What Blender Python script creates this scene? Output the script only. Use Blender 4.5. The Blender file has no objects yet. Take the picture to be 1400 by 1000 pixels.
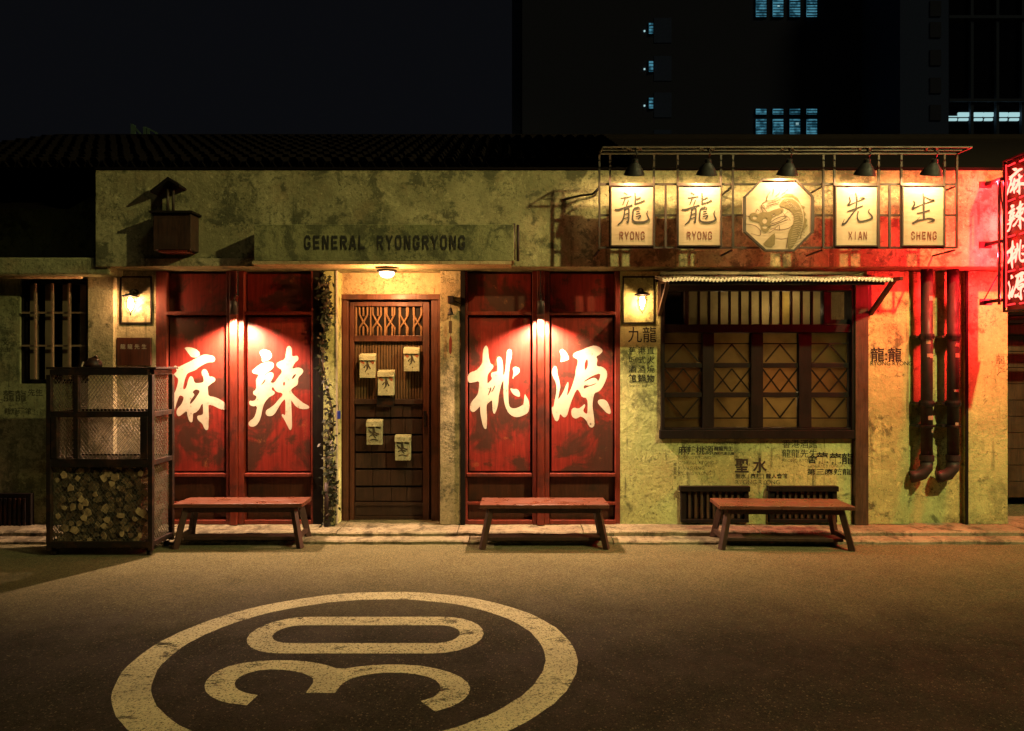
import bpy, math, random
from mathutils import Vector
from mathutils.geometry import tessellate_polygon
random.seed(7)
R = math.radians
sc = bpy.context.scene
COL = sc.collection
# ------------------------------------------------------------------ camera
cd = bpy.data.cameras.new('camera'); cam = bpy.data.objects.new('camera', cd); COL.objects.link(cam)
DC, HC, F = 6.714, 1.56, 933.3
cam.location = (0, -DC, HC); cam.rotation_euler = (R(90), 0, 0)
cd.lens = 24; cd.sensor_width = 36; cd.clip_end = 500
sc.camera = cam
# ------------------------------------------------------------------ night sky
w = bpy.data.worlds.new('World'); sc.world = w; w.use_nodes = True
bg = w.node_tree.nodes['Background']; bg.inputs[0].default_value = (0.72, 0.78, 1.0, 1); bg.inputs[1].default_value = 0.0040
# ------------------------------------------------------------------ street glow (one directional source, from high on the right)
sd = bpy.data.lights.new('street_glow', 'SUN'); sd.energy = 0.18; sd.angle = R(10); sd.color = (1.0, 0.88, 0.50)
so = bpy.data.objects.new('street_glow', sd); COL.objects.link(so)
AZ, EL = R(50), R(46)
so.rotation_euler = Vector((-math.sin(AZ)*math.cos(EL), math.cos(AZ)*math.cos(EL), -math.sin(EL))).to_track_quat('-Z', 'Y').to_euler()
so.location = (4, -6, 8)
vs = sc.view_settings; vs.view_transform = 'Standard'; vs.look = 'None'; vs.gamma = 1; vs.exposure = 0; vs.use_curve_mapping = False
sc.cycles.use_denoising = True
sc.cycles.max_bounces = 6; sc.cycles.diffuse_bounces = 3; sc.cycles.glossy_bounces = 3
sc.cycles.sample_clamp_indirect = 2.0
# ------------------------------------------------------------------ geometry helpers
def S(y): return F / (DC + y)
def X(px, y=0.0): return (px - 700) / S(y)
def Z(py, y=0.0): return HC + (500 - py) / S(y)
def GY(py, z=-0.08): return F * (HC - z) / (py - 500) - DC      # distance of a ground point seen at row py

class M:
    def __init__(s): s.v = []; s.f = []
    def box(s, x0, x1, y0, y1, z0, z1):
        b = len(s.v)
        s.v += [(x, y, z) for x in (min(x0,x1), max(x0,x1)) for y in (min(y0,y1), max(y0,y1)) for z in (min(z0,z1), max(z0,z1))]
        s.f += [tuple(b+i for i in q) for q in ((0,1,3,2),(4,6,7,5),(0,4,5,1),(2,3,7,6),(0,2,6,4),(1,5,7,3))]
        return s
    def pbox(s, a, b, c, d, yf, yb, yr=None):       # rectangle of the facade a..b across, c..d down, read at depth yr
        yr = yf if yr is None else yr
        return s.box(X(a, yr), X(b, yr), yf, yb, Z(c, yr), Z(d, yr))
    def beam(s, p, q, w, h=None):                   # rectangular bar between two points
        h = h or w; p = Vector(p); q = Vector(q); d = (q-p).normalized()
        u = d.cross(Vector((0,0,1)))
        if u.length < 1e-3: u = Vector((1,0,0))
        u.normalize(); n = u.cross(d).normalized(); b = len(s.v)
        for e in (p, q):
            for i, j in ((-1,-1),(1,-1),(1,1),(-1,1)): s.v.append(tuple(e + u*(i*w/2) + n*(j*h/2)))
        s.f += [tuple(b+i for i in g) for g in ((3,2,1,0),(4,5,6,7),(0,1,5,4),(1,2,6,5),(2,3,7,6),(3,0,4,7))]
        return s
    def cyl(s, p, q, r0, r1=None, n=12, caps=True):
        r1 = r0 if r1 is None else r1; p = Vector(p); q = Vector(q); d = (q-p).normalized()
        u = d.cross(Vector((0,0,1)))
        if u.length < 1e-3: u = Vector((1,0,0))
        u.normalize(); m = d.cross(u); b = len(s.v)
        for e, r in ((p, r0), (q, r1)):
            for i in range(n):
                a = 2*math.pi*i/n; s.v.append(tuple(e + u*(math.cos(a)*r) + m*(math.sin(a)*r)))
        for i in range(n):
            j = (i+1) % n; s.f.append((b+i, b+j, b+n+j, b+n+i))
        if caps: s.f.append(tuple(b+i for i in reversed(range(n)))); s.f.append(tuple(b+n+i for i in range(n)))
        return s
    def tube(s, pts, r, n=10):
        pts = [Vector(p) for p in pts]; b = len(s.v); u = None
        for k, p in enumerate(pts):
            d = ((pts[min(k+1, len(pts)-1)] - pts[max(k-1, 0)])).normalized()
            if u is None:
                u = d.cross(Vector((0.01,0.02,1)))
                if u.length < 1e-2: u = d.cross(Vector((1,0,0)))
            u = (u - d*u.dot(d)).normalized(); m = d.cross(u); rr = r[k] if isinstance(r, (list, tuple)) else r
            for i in range(n):
                a = 2*math.pi*i/n; s.v.append(tuple(p + u*(math.cos(a)*rr) + m*(math.sin(a)*rr)))
        for k in range(len(pts)-1):
            for i in range(n):
                j = (i+1) % n; s.f.append((b+k*n+i, b+k*n+j, b+(k+1)*n+j, b+(k+1)*n+i))
        e = b+(len(pts)-1)*n
        s.f.append(tuple(b+i for i in reversed(range(n)))); s.f.append(tuple(e+i for i in range(n)))
        return s
    def lathe(s, c, prof, n=20, ax='z'):            # prof: (radius, height) pairs
        b = len(s.v)
        for r, h in prof:
            for i in range(n):
                a = 2*math.pi*i/n
                if ax == 'z': s.v.append((c[0]+r*math.cos(a), c[1]+r*math.sin(a), c[2]+h))
                else: s.v.append((c[0]+r*math.cos(a), c[1]+h, c[2]+r*math.sin(a)))
        for k in range(len(prof)-1):
            for i in range(n):
                j = (i+1) % n; s.f.append((b+k*n+i, b+k*n+j, b+(k+1)*n+j, b+(k+1)*n+i))
        return s
    def prism(s, pts, y0, y1):                      # polygon in x,z pushed from y0 to y1
        n = len(pts); b = len(s.v)
        s.v += [(x, y0, z) for x, z in pts] + [(x, y1, z) for x, z in pts]
        s.f.append(tuple(range(b, b+n))); s.f.append(tuple(b+n+i for i in reversed(range(n))))
        for i in range(n):
            j = (i+1) % n; s.f.append((b+i, b+n+i, b+n+j, b+j))
        return s
    def sheet(s, outer, holes=(), fn=None, smooth=2, thick=0.0):  # painted shape with holes; fn maps 2D to 3D
        loops = [chaikin(l, smooth) for l in [outer]+list(holes)]
        tri = tessellate_polygon([[Vector((x, y, 0)) for x, y in l] for l in loops])
        flat = [p for l in loops for p in l]; b = len(s.v)
        s.v += [tuple(fn(x, y)) for x, y in flat]
        for t in tri:
            s.f.append(tuple(b+i for i in t))
        return s
    def strokes(s, lines, fn, k=0.0002):            # brush lines; each (points, width) or (points, [widths])
        off = 0.0
        for pts, wd in lines:
            off += k
            pts = crom(pts) if len(pts) > 2 else list(pts)
            n = len(pts)
            for i in range(n-1):
                pass
            L = []; Rr = []
            for i, (x, y) in enumerate(pts):
                a = pts[max(i-1, 0)]; c = pts[min(i+1, n-1)]
                dx, dy = c[0]-a[0], c[1]-a[1]; l = math.hypot(dx, dy) or 1; dx /= l; dy /= l
                if isinstance(wd, (list, tuple)):
                    t = i/(n-1)*(len(wd)-1); q = min(int(t), len(wd)-2); ww = wd[q]+(wd[q+1]-wd[q])*(t-q)
                else: ww = wd
                ex = ww*0.3*(-1 if i == 0 else 1 if i == n-1 else 0)
                L.append((x-dy*ww/2+dx*ex, y+dx*ww/2+dy*ex)); Rr.append((x+dy*ww/2+dx*ex, y-dx*ww/2+dy*ex))
            b = len(s.v)
            for p, q in zip(L, Rr): s.v.append(tuple(fn(p[0], p[1], off))); s.v.append(tuple(fn(q[0], q[1], off)))
            for i in range(n-1): s.f.append((b+2*i, b+2*i+1, b+2*i+3, b+2*i+2))
        return s
def chaikin(l, n):
    for _ in range(n):
        o = []
        for i in range(len(l)):
            a, b = l[i], l[(i+1) % len(l)]
            o += [(a[0]*.75+b[0]*.25, a[1]*.75+b[1]*.25), (a[0]*.25+b[0]*.75, a[1]*.25+b[1]*.75)]
        l = o
    return l
def crom(p, k=5):
    o = []; q = [p[0]] + list(p) + [p[-1]]
    for i in range(1, len(q)-2):
        for t in range(k):
            t = t/k; a, b, c, d = q[i-1], q[i], q[i+1], q[i+2]
            o.append(tuple(.5*((2*b[m]) + (-a[m]+c[m])*t + (2*a[m]-5*b[m]+4*c[m]-d[m])*t*t + (-a[m]+3*b[m]-3*c[m]+d[m])*t**3) for m in (0, 1)))
    o.append(tuple(p[-1])); return o

WL = {}
def wloc(o): return WL.get(o.name, Vector((0,0,0))) if o else Vector((0,0,0))
def obj(name, m, mat, parent=None, smooth=False, bevel=0, label=None, kind=None):
    o0 = wloc(parent)
    me = bpy.data.meshes.new(name)
    me.from_pydata([(v[0]-o0.x, v[1]-o0.y, v[2]-o0.z) for v in m.v], [], m.f)
    me.validate(); me.materials.append(mat)
    if smooth:
        for p in me.polygons: p.use_smooth = True
    o = bpy.data.objects.new(name, me); COL.objects.link(o)
    if parent: o.parent = parent; WL[o.name] = o0
    if bevel:
        b = o.modifiers.new('bevel', 'BEVEL'); b.width = bevel; b.segments = 2; b.limit_method = 'ANGLE'
    if label: o['label'] = label
    if kind: o['kind'] = kind
    return o
def tag(o, label=None, cat=None, group=None, kind=None):
    for k, v in (('label', label), ('category', cat), ('group', group), ('kind', kind)):
        if v: o[k] = v
    return o
def thing(name, loc, label, cat, group=None):
    o = bpy.data.objects.new(name, None); COL.objects.link(o); o.location = loc; o.empty_display_size = .1
    WL[o.name] = Vector(loc)
    return tag(o, label, cat, group)
def copy_thing(src, loc, label, rz=0, scale=None):
    kids = {}
    for o in bpy.data.objects: kids.setdefault(o.parent, []).append(o)
    def rec(o, par):
        c = o.copy(); COL.objects.link(c)
        if par: c.parent = par
        for ch in kids.get(o, []): rec(ch, c)
        return c
    r = rec(src, None); r.location = loc; r.rotation_euler = (0, 0, rz); r['label'] = label
    if scale: r.scale = scale
    WL[r.name] = Vector(loc)
    return r
def text_mesh(s, x, y, z, size, extra=0, squeeze=1.0, bold=0.0, align='LEFT'):
    c = bpy.data.curves.new('t', 'FONT'); c.body = s; c.size = 1; c.align_x = align; c.offset = bold; c.space_character = 1+extra
    c.resolution_u = 3
    t = bpy.data.objects.new('t', c); COL.objects.link(t)
    dg = bpy.context.evaluated_depsgraph_get(); me = t.evaluated_get(dg).to_mesh()
    m = M(); m.v = [(x+v.co.x*size*squeeze, y, z+v.co.y*size) for v in me.vertices]; m.f = [tuple(p.vertices) for p in me.polygons]
    t.evaluated_get(dg).to_mesh_clear(); bpy.data.objects.remove(t); bpy.data.curves.remove(c)
    return m
def add(m, o):
    b = len(m.v); m.v += o.v; m.f += [tuple(i+b for i in f) for f in o.f]; return m
# ------------------------------------------------------------------ materials
class NT:
    def __init__(s, name):
        s.m = bpy.data.materials.new(name); s.m.use_nodes = True; s.t = s.m.node_tree; s.t.nodes.clear()
        s.out = s.t.nodes.new('ShaderNodeOutputMaterial')
        s.P = s.node('ShaderNodeNewGeometry').outputs['Position']
    def node(s, typ, ins=None, **kw):
        n = s.t.nodes.new(typ)
        for k, v in kw.items(): setattr(n, k, v)
        for k, v in (ins or {}).items():
            if isinstance(v, bpy.types.NodeSocket): s.t.links.new(v, n.inputs[k])
            else: n.inputs[k].default_value = v
        return n
    def scale(s, v, sc3):
        return s.node('ShaderNodeVectorMath', {0: v, 1: sc3}, operation='MULTIPLY').outputs[0]
    def noise(s, scale, detail=6, rough=.55, vec=None, dist=0, w=None):
        v = vec or s.P
        if w is not None: v = s.node('ShaderNodeVectorMath', {0: v, 1: (w, w*.7, w*1.3)}, operation='ADD').outputs[0]
        return s.node('ShaderNodeTexNoise', {'Vector': v, 'Scale': scale, 'Detail': detail, 'Roughness': rough, 'Distortion': dist}).outputs['Fac']
    def step(s, f, a, b, lo=0., hi=1.):
        return s.node('ShaderNodeMapRange', {0: f, 1: a, 2: b, 3: lo, 4: hi}, interpolation_type='SMOOTHSTEP').outputs[0]
    def mix(s, f, a, b):
        n = s.node('ShaderNodeMix', data_type='RGBA')
        for i, v in ((0, f), (6, a), (7, b)):
            if isinstance(v, bpy.types.NodeSocket): s.t.links.new(v, n.inputs[i])
            else: n.inputs[i].default_value = v if i == 0 else (*v, 1) if len(v) == 3 else v
        return n.outputs[2]
    def math(s, op, a, b=0.):
        return s.node('ShaderNodeMath', {0: a, 1: b}, operation=op).outputs[0]
    def bump(s, h, strength=.3, dist=.01):
        return s.node('ShaderNodeBump', {'Height': h, 'Strength': strength, 'Distance': dist}).outputs[0]
    def pbr(s, col, rough=.6, normal=None, metal=0., spec=.4, alpha=None):
        ins = {'Base Color': (*col, 1) if isinstance(col, tuple) else col, 'Roughness': rough, 'Metallic': metal, 'Specular IOR Level': spec}
        if normal: ins['Normal'] = normal
        if alpha is not None: ins['Alpha'] = alpha
        b = s.node('ShaderNodeBsdfPrincipled', ins)
        s.t.links.new(b.outputs[0], s.out.inputs[0]); return s.m
def plaster(name, hi, lo, mold=(.06, .065, .035), moldamt=.8, thr=.55, seed=0., warm=(.33, .24, .12)):
    n = NT(name)
    c = n.mix(n.step(n.noise(1.3, 5, .6, w=seed), .35, .65), lo, hi)
    c = n.mix(n.step(n.noise(3.1, 8, .62, w=seed+4), .5, .72, 0, .6), c, warm)
    c = n.mix(n.step(n.noise(7, 6, .7, n.scale(n.P, (1, 1, .22)), w=seed+2), .5, .78, 0, .55), c, tuple(x*.45 for x in lo))
    stk = n.math('MULTIPLY', n.step(n.noise(1., 5, .65, n.scale(n.P, (13, 13, .7)), w=seed+8), .54, .66), n.step(n.noise(2.2, 5, .6, w=seed+18), .44, .60, 0, .75))
    c = n.mix(stk, c, tuple(x*.9 for x in mold))
    c = n.mix(n.step(n.noise(2.6, 9, .7, w=seed+60), .55, .64, 0, .55), c, tuple(min(1, x*1.3) for x in hi))
    blot = n.noise(4.2, 12, .68, w=seed+9, dist=.4)
    m1 = n.step(blot, thr, thr+.09, 0, moldamt)
    c = n.mix(m1, c, mold)
    big = n.math('MULTIPLY', n.step(n.noise(1.0, 4, .6, w=seed+14), .47, .62), n.step(n.noise(9, 9, .72, w=seed+3), .42, .60, 0, .75))
    c = n.mix(big, c, mold)
    dens = n.step(n.noise(1.7, 5, .6, w=seed+33), .38, .62, .25, 1)
    mid = n.step(n.noise(16, 9, .78, w=seed+6), .50, .60, 0, .62)
    c = n.mix(n.math('MULTIPLY', mid, dens), c, tuple(x*.38 for x in lo))
    sp = n.step(n.noise(34, 5, .75, w=seed), .54, .62, 0, .85)
    c = n.mix(n.math('MULTIPLY', sp, dens), c, tuple(x*.9 for x in mold))
    c = n.mix(n.step(n.noise(22, 6, .7, w=seed+51), .58, .66, 0, .5), c, tuple(min(1, x*1.35) for x in hi))
    gr = n.noise(160, 3, .8)
    c = n.mix(n.step(gr, .35, .7, 0, .38), c, tuple(x*.42 for x in lo))
    vo = n.node('ShaderNodeTexVoronoi', {'Vector': n.node('ShaderNodeVectorMath', {0: n.P, 1: n.node('ShaderNodeTexNoise', {'Vector': n.P, 'Scale': 5., 'Detail': 6.}).outputs['Color']}, operation='ADD').outputs[0], 'Scale': 1.9}, feature='DISTANCE_TO_EDGE').outputs[0]
    cr = n.math('MULTIPLY', n.step(vo, .012, .0, 0, .8), n.step(n.noise(2.2, 3, .5, w=seed+20), .5, .6))
    c = n.mix(cr, c, mold)
    h = n.math('SUBTRACT', n.math('ADD', n.math('MULTIPLY', blot, .8), n.math('MULTIPLY', n.noise(26, 8, .7), .5)), n.math('MULTIPLY', cr, .3))
    return n.pbr(c, .88, n.bump(h, .7, .025), spec=.25)
def wood(name, a, b, dirt=(.02, .012, .008), rough=.5, grain=(30, 30, 2.5), seed=0., amt=.6, spec=.4):
    n = NT(name); g = n.noise(1.6, 8, .65, n.scale(n.P, grain), w=seed, dist=.6)
    c = n.mix(n.step(g, .35, .68), a, b)
    c = n.mix(n.step(n.noise(3.4, 9, .65, w=seed+5), .48, .68, 0, amt), c, dirt)
    c = n.mix(n.step(n.noise(60, 4, .7, w=seed), .6, .7, 0, .5), c, dirt)
    r = n.step(n.noise(6, 6, .6), .3, .7, rough-.12, rough+.2)
    return n.pbr(c, r, n.bump(g, .35, .006), spec=spec)
def metal(name, col, rust=(.09, .035, .015), rough=.45, amt=.6, met=.6):
    n = NT(name); c = n.mix(n.step(n.noise(9, 9, .7), .48, .62, 0, amt), col, rust)
    return n.pbr(c, n.step(n.noise(14, 5, .6), .3, .7, rough-.1, rough+.25), n.bump(n.noise(70, 5, .7), .2, .003), metal=met)
def flat(name, col, rough=.7, met=0., spec=.4):
    n = NT(name); c = n.mix(n.step(n.noise(12, 8, .7), .4, .7, 0, .35), col, tuple(x*.45 for x in col))
    return n.pbr(c, rough, metal=met, spec=spec)
def glow(name, col, st):
    n = NT(name); e = n.node('ShaderNodeEmission', {0: (*col, 1), 1: st}); n.t.links.new(e.outputs[0], n.out.inputs[0]); return n.m
def ink(name, col, lo=.42, hi=.6, sc_=30, rough=.8, mx=1.0):        # worn paint: chipped away where the noise is high
    n = NT(name); a = n.step(n.noise(sc_, 7, .72), lo, hi, mx, 0)
    c = n.mix(n.step(n.noise(11, 8, .7), .45, .7, 0, .5), col, tuple(x*.6 for x in col))
    return n.pbr(c, rough, alpha=a)

m_wall = plaster('yellow_green_plaster', (.50, .43, .25), (.34, .30, .16))
m_frieze = plaster('stained_frieze_plaster', (.42, .385, .20), (.24, .225, .11), moldamt=.85, thr=.52, seed=31, warm=(.27,.19,.09))
m_low = plaster('green_plaster', (.64, .68, .28), (.43, .48, .19), seed=15, thr=.57, warm=(.36, .30, .13))
m_cream = plaster('peeling_cream_plaster', (.55, .42, .22), (.44, .33, .17), mold=(.20, .08, .03), seed=50, thr=.58, warm=(.42, .24, .11))
m_box = plaster('green_signboard_plaster', (.29, .28, .13), (.18, .185, .08), seed=77, thr=.49)
m_dim = plaster('grey_annex_plaster', (.34, .34, .17), (.24, .25, .12), seed=23, thr=.54)
m_slab = plaster('annex_ledge_plaster', (.36, .35, .18), (.27, .28, .13), seed=63)
def red_lacquer():
    n = NT('weathered_red_paint')
    g = n.noise(2., 8, .6, n.scale(n.P, (22, 22, 1.6)), dist=.3)
    c = n.mix(n.step(g, .3, .7), (.27, .026, .017), (.15, .017, .011))
    b1 = n.noise(2.1, 9, .6, w=3.3, dist=.5)
    c = n.mix(n.step(b1, .47, .58, 0, .88), c, (.040, .017, .008))
    c = n.mix(n.step(n.noise(4.6, 9, .66, w=8), .55, .64, 0, .75), c, (.05, .02, .01))
    c = n.mix(n.step(n.noise(5.5, 9, .7, w=17), .62, .70, 0, .6), c, (.30, .11, .04))
    return n.pbr(c, n.step(b1, .4, .65, .42, .62), n.bump(n.noise(8, 8, .65), .35, .008), spec=.35)
m_red = red_lacquer()
m_redwood = wood('dark_red_wood_frame', (.20, .030, .016), (.12, .020, .012), amt=.7, rough=.42)
m_redlow = wood('brown_red_kick_panel', (.10, .028, .014), (.06, .018, .010), amt=.7, rough=.5)
m_darkwood = wood('black_brown_wood', (.012, .010, .008), (.007, .006, .005), rough=.6, spec=.12)
m_door = wood('brown_door_wood', (.058, .027, .017), (.034, .017, .012), rough=.5, amt=.8)
m_doorframe = wood('red_brown_door_frame', (.12, .042, .022), (.075, .026, .015), rough=.45, seed=9)
m_slat = wood('pale_ochre_slats', (.15, .085, .036), (.10, .058, .026), seed=4, amt=.5)
m_fret = wood('pale_fretwork', (.30, .17, .075), (.21, .12, .05), seed=6, amt=.3)
m_bench = wood('reddish_bench_wood', (.15, .052, .030), (.075, .028, .018), rough=.32, grain=(2.5, 30, 30), amt=.2, spec=.5)
m_benchdark = wood('dark_bench_wood', (.055, .026, .016), (.03, .015, .010), rough=.5)
m_post = wood('worn_brown_post', (.085, .05, .025), (.045, .027, .014), seed=14)
m_iron = metal('black_iron', (.022, .020, .020))
m_ironlit = metal('painted_iron_frame', (.050, .038, .026), amt=.5, rough=.42, met=.3)
m_cage = metal('rusty_cage_iron', (.035, .026, .022), rust=(.10, .045, .025))
m_mesh = metal('galvanised_mesh_wire', (.16, .14, .10), rust=(.12, .07, .04), met=.4)
m_pipe = metal('dark_drain_pipe', (.026, .014, .012), rust=(.016, .011, .009), met=.0, rough=.55)
m_band = flat('peeling_pipe_label', (.33, .26, .17))
m_tin = metal('corrugated_tin', (.78, .72, .56), rust=(.45, .36, .22), amt=.4, rough=.6, met=.0)
m_mail = plaster('pale_enamel_metal', (.60, .60, .40), (.50, .52, .34), seed=90, thr=.6, mold=(.25, .16, .08), warm=(.50, .42, .25))
m_board = wood('cream_signboard', (.44, .335, .21), (.39, .285, .17), dirt=(.34, .23, .12), rough=.6, grain=(3, 3, 14), amt=.25)
m_ink = ink('black_sign_ink', (.035, .03, .018), .60, .85)
m_inkred = ink('dark_red_sign_ink', (.13, .035, .015), .52, .72, 40)
m_inkold = ink('faded_black_wall_paint', (.020, .020, .014), .57, .74, 30, mx=1.0)
m_inkfaint = ink('nearly_worn_off_wall_paint', (.05, .05, .03), .48, .66, 34, mx=.75)
m_calli = ink('cream_brush_paint', (.50, .46, .35), .60, .76, 22, rough=.6)
m_leaf = flat('vine_leaf', (.020, .028, .012), .6)
m_leaf2 = flat('dry_vine_leaf', (.055, .042, .022), .7)
m_concrete = plaster('worn_concrete_step', (.33, .30, .19), (.22, .20, .12), mold=(.05, .045, .028), seed=41, thr=.53, warm=(.30, .24, .15))
m_rustbar = metal('rusty_window_bar', (.24, .16, .10), rust=(.16, .08, .04), met=.1)
m_curtain = flat('brown_curtain', (.16, .12, .07), .9)
m_tile = flat('dark_roof_tile', (.006, .0045, .004), .9, 0., .03)
m_tower = flat('dark_tower_wall', (.085, .090, .115), .9, 0., .0)
m_towerB = flat('grey_blue_concrete', (.10, .13, .22), .9, 0., .0)
m_mull = flat('tower_mullion', (.10,.12,.16), .9, 0., .0)
m_glassdark = NT('dark_night_glass').pbr((.006, .006, .007), .12, spec=.5)
m_logend = wood('split_log', (.48, .34, .17), (.28, .18, .09), dirt=(.06, .035, .02), grain=(9, 1, 9), rough=.8, amt=.6)
m_bark = wood('log_bark', (.14, .095, .05), (.06, .04, .024), grain=(20, 2, 20), rough=.85)
m_hood = metal('lamp_hood_iron', (.006, .0055, .005), rust=(.012, .008, .005), met=0., rough=.6)
def asphalt():
    n = NT('asphalt'); f = n.noise(70, 7, .95)
    c = n.mix(n.step(f, .43, .57), (.0025, .0026, .0018), (.025, .0245, .0145))
    vr = n.node('ShaderNodeTexVoronoi', {'Vector': n.P, 'Scale': 75.}); st = n.node('ShaderNodeSeparateColor', {0: vr.outputs['Color']}).outputs[0]
    c = n.mix(n.math('MULTIPLY', n.step(st, .86, .90), n.step(vr.outputs['Distance'], .45, .3)), c, (.085, .08, .05))
    c = n.mix(n.math('MULTIPLY', n.step(st, .0, .25, 1, 0), .6), c, (.004, .004, .003))
    c = n.mix(n.step(n.noise(130, 3, .7, w=3), .66, .70), c, (.26, .22, .15))
    c = n.mix(n.step(n.noise(.9, 6, .6, n.scale(n.P, (.35, 1.6, 1)), w=2), .46, .66, 0, .4), c, (.007, .0065, .005))
    c = n.mix(n.step(n.noise(1.3, 8, .65, w=22), .56, .70, 0, .2), c, (.035, .032, .022))
    c = n.mix(n.step(n.noise(3.5, 9, .7, w=5), .60, .66, 0, .5), c, (.012, .010, .008))
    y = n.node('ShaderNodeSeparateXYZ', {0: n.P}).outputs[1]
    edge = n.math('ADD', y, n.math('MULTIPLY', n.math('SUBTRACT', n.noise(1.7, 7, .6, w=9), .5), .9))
    c = n.mix(n.math('MULTIPLY', n.step(edge, -2.9, -.3, 0, .85), n.step(f, .40, .58, .30, 1)), c, n.mix(n.step(n.noise(120, 5, .9, w=7), .42, .58), (.12, .115, .06), (.36, .335, .17)))  # paler towards the kerb: wall lamps' pool of light mixed into the colour
    cr = n.noise(2.3, 5, .6, w=30, dist=1.2); d_ = n.math('ABSOLUTE', n.math('SUBTRACT', cr, .5))
    c = n.mix(n.math('MULTIPLY', n.step(d_, .004, .0, 0, .7), n.step(n.noise(.9, 3, .5, w=40), .55, .65)), c, (.006, .005, .004))
    return n.pbr(c, n.step(n.noise(2.5, 6, .6), .35, .7, .62, .86), n.bump(f, 1.0, .012), spec=.12)
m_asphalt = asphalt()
def roadpaint():
    n = NT('worn_road_paint')
    wear = n.noise(2.6, 14, .82, n.scale(n.P, (1, 1.9, 1)), w=6, dist=.2)
    a = n.step(wear, .545, .615, 1, .05)
    a = n.math('MULTIPLY', a, n.step(n.noise(85, 5, .85), .50, .60, 1, .35))
    c = n.mix(n.step(n.noise(2, 8, .7), .35, .7), (.34, .335, .19), (.23, .225, .13))
    c = n.mix(n.step(n.noise(180, 2, .7), .45, .75, 0, .5), c, (.18, .15, .09))
    return n.pbr(c, .75, n.bump(n.noise(190, 3, .8), .5, .004), alpha=a)
m_mark = roadpaint()
def frosted(name, col, tr=.85):
    n = NT(name)
    c = n.mix(n.step(n.noise(7, 6, .6), .4, .7, 0, .5), col, tuple(x*.5 for x in col))
    t = n.node('ShaderNodeBsdfTranslucent', {0: c}); g = n.node('ShaderNodeBsdfGlossy', {0: (.7,.7,.7,1), 1: .15})
    d = n.node('ShaderNodeBsdfDiffuse', {0: (*[x*.25 for x in col], 1)})
    a = n.node('ShaderNodeMixShader', {0: tr, 1: d.outputs[0], 2: t.outputs[0]})
    b = n.node('ShaderNodeMixShader', {0: .05, 1: a.outputs[0], 2: g.outputs[0]})
    n.t.links.new(b.outputs[0], n.out.inputs[0]); return n.m
m_frost = frosted('frosted_amber_glass', (.46, .37, .21))
m_frostred = frosted('frosted_orange_glass', (.50, .34, .19))
m_frostgreen = frosted('frosted_green_glass', (.42, .37, .20))
def clearglass(name='clear_glass'):
    n = NT(name); t = n.node('ShaderNodeBsdfTransparent', {0: (.85,.85,.8,1)}); g = n.node('ShaderNodeBsdfGlossy', {0: (1,1,1,1), 1: .05})
    b = n.node('ShaderNodeMixShader', {0: .10, 1: t.outputs[0], 2: g.outputs[0]}); n.t.links.new(b.outputs[0], n.out.inputs[0]); return n.m
m_clear = clearglass()
m_bulb = glow('lit_bulb', (1, .74, .42), 14)
m_bulbsoft = glow('lit_dome', (1, .78, .50), 7)
m_neon = glow('neon_tube', (1, .22, .15), 4)
m_neonred = glow('neon_red_tube', (1, .03, .03), 2.2)
def lamp(name, loc, power, col, typ='POINT', r=.03, rot=None, size=None, blend=.2):
    l = bpy.data.lights.new(name, typ); l.energy = power; l.color = col; l.shadow_soft_size = r
    o = bpy.data.objects.new(name, l); COL.objects.link(o); o.location = loc
    if typ == 'SPOT': l.spot_size = size; l.spot_blend = blend; o.rotation_euler = Vector(rot).to_track_quat('-Z', 'Y').to_euler()
    return o

m_filament = glow('lantern_filament', (1, .50, .24), 900)
m_frostgrey = frosted('frosted_grey_yellow_glass', (.45, .41, .28))
def lamp_in(name, parent, loc, power, col, **k):
    o = lamp(name, loc, power, col, **k); o.parent = parent; o.location = Vector(loc) - wloc(parent); return o
# ================================================================== ground and road
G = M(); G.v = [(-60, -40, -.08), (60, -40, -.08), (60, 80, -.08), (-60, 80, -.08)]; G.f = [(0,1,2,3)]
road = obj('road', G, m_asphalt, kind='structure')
steps = bpy.data.objects.new('stepped_kerb', None); COL.objects.link(steps); steps['kind'] = 'structure'
def slab(x0, x1, y0, y1, z0, z1):       # concrete piece with a worn, wavering front edge
    m = M(); n = 14
    for i in range(n+1):
        x = x0+(x1-x0)*i/n; j = random.uniform(-.010, .012) if 0 < i < n else 0; k = random.uniform(-.006, .003)
        m.v += [(x, y0+j, z0), (x, y0+j, z1+k-.012), (x, y0+j+.014, z1+k), (x, y1, z1), (x, y1, z0)]
    for i in range(n):
        a = 5*i; b = a+5
        for q in range(4): m.f.append((a+q, b+q, b+q+1, a+q+1))
        m.f.append((a+4, b+4, b, a))
    m.f.append((0,1,2,3,4)); m.f.append(tuple(5*n+q for q in (4,3,2,1,0))); return m
x = -7.4
while x < 7.6:
    l = random.uniform(1.1, 1.7)
    obj('upper_step_slab', slab(x, x+l-.008, -.30+random.uniform(-.008,.008), .36, -.12, 0+random.uniform(-.004,.001)), m_concrete, steps); x += l
x = -7.1
while x < 7.8:
    l = random.uniform(1.3, 2.1)
    obj('lower_kerb_slab', slab(x, x+l-.01, -.455+random.uniform(-.012,.012), -.275, -.13, -.042+random.uniform(-.004,.002)), m_concrete, steps); x += l
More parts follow.
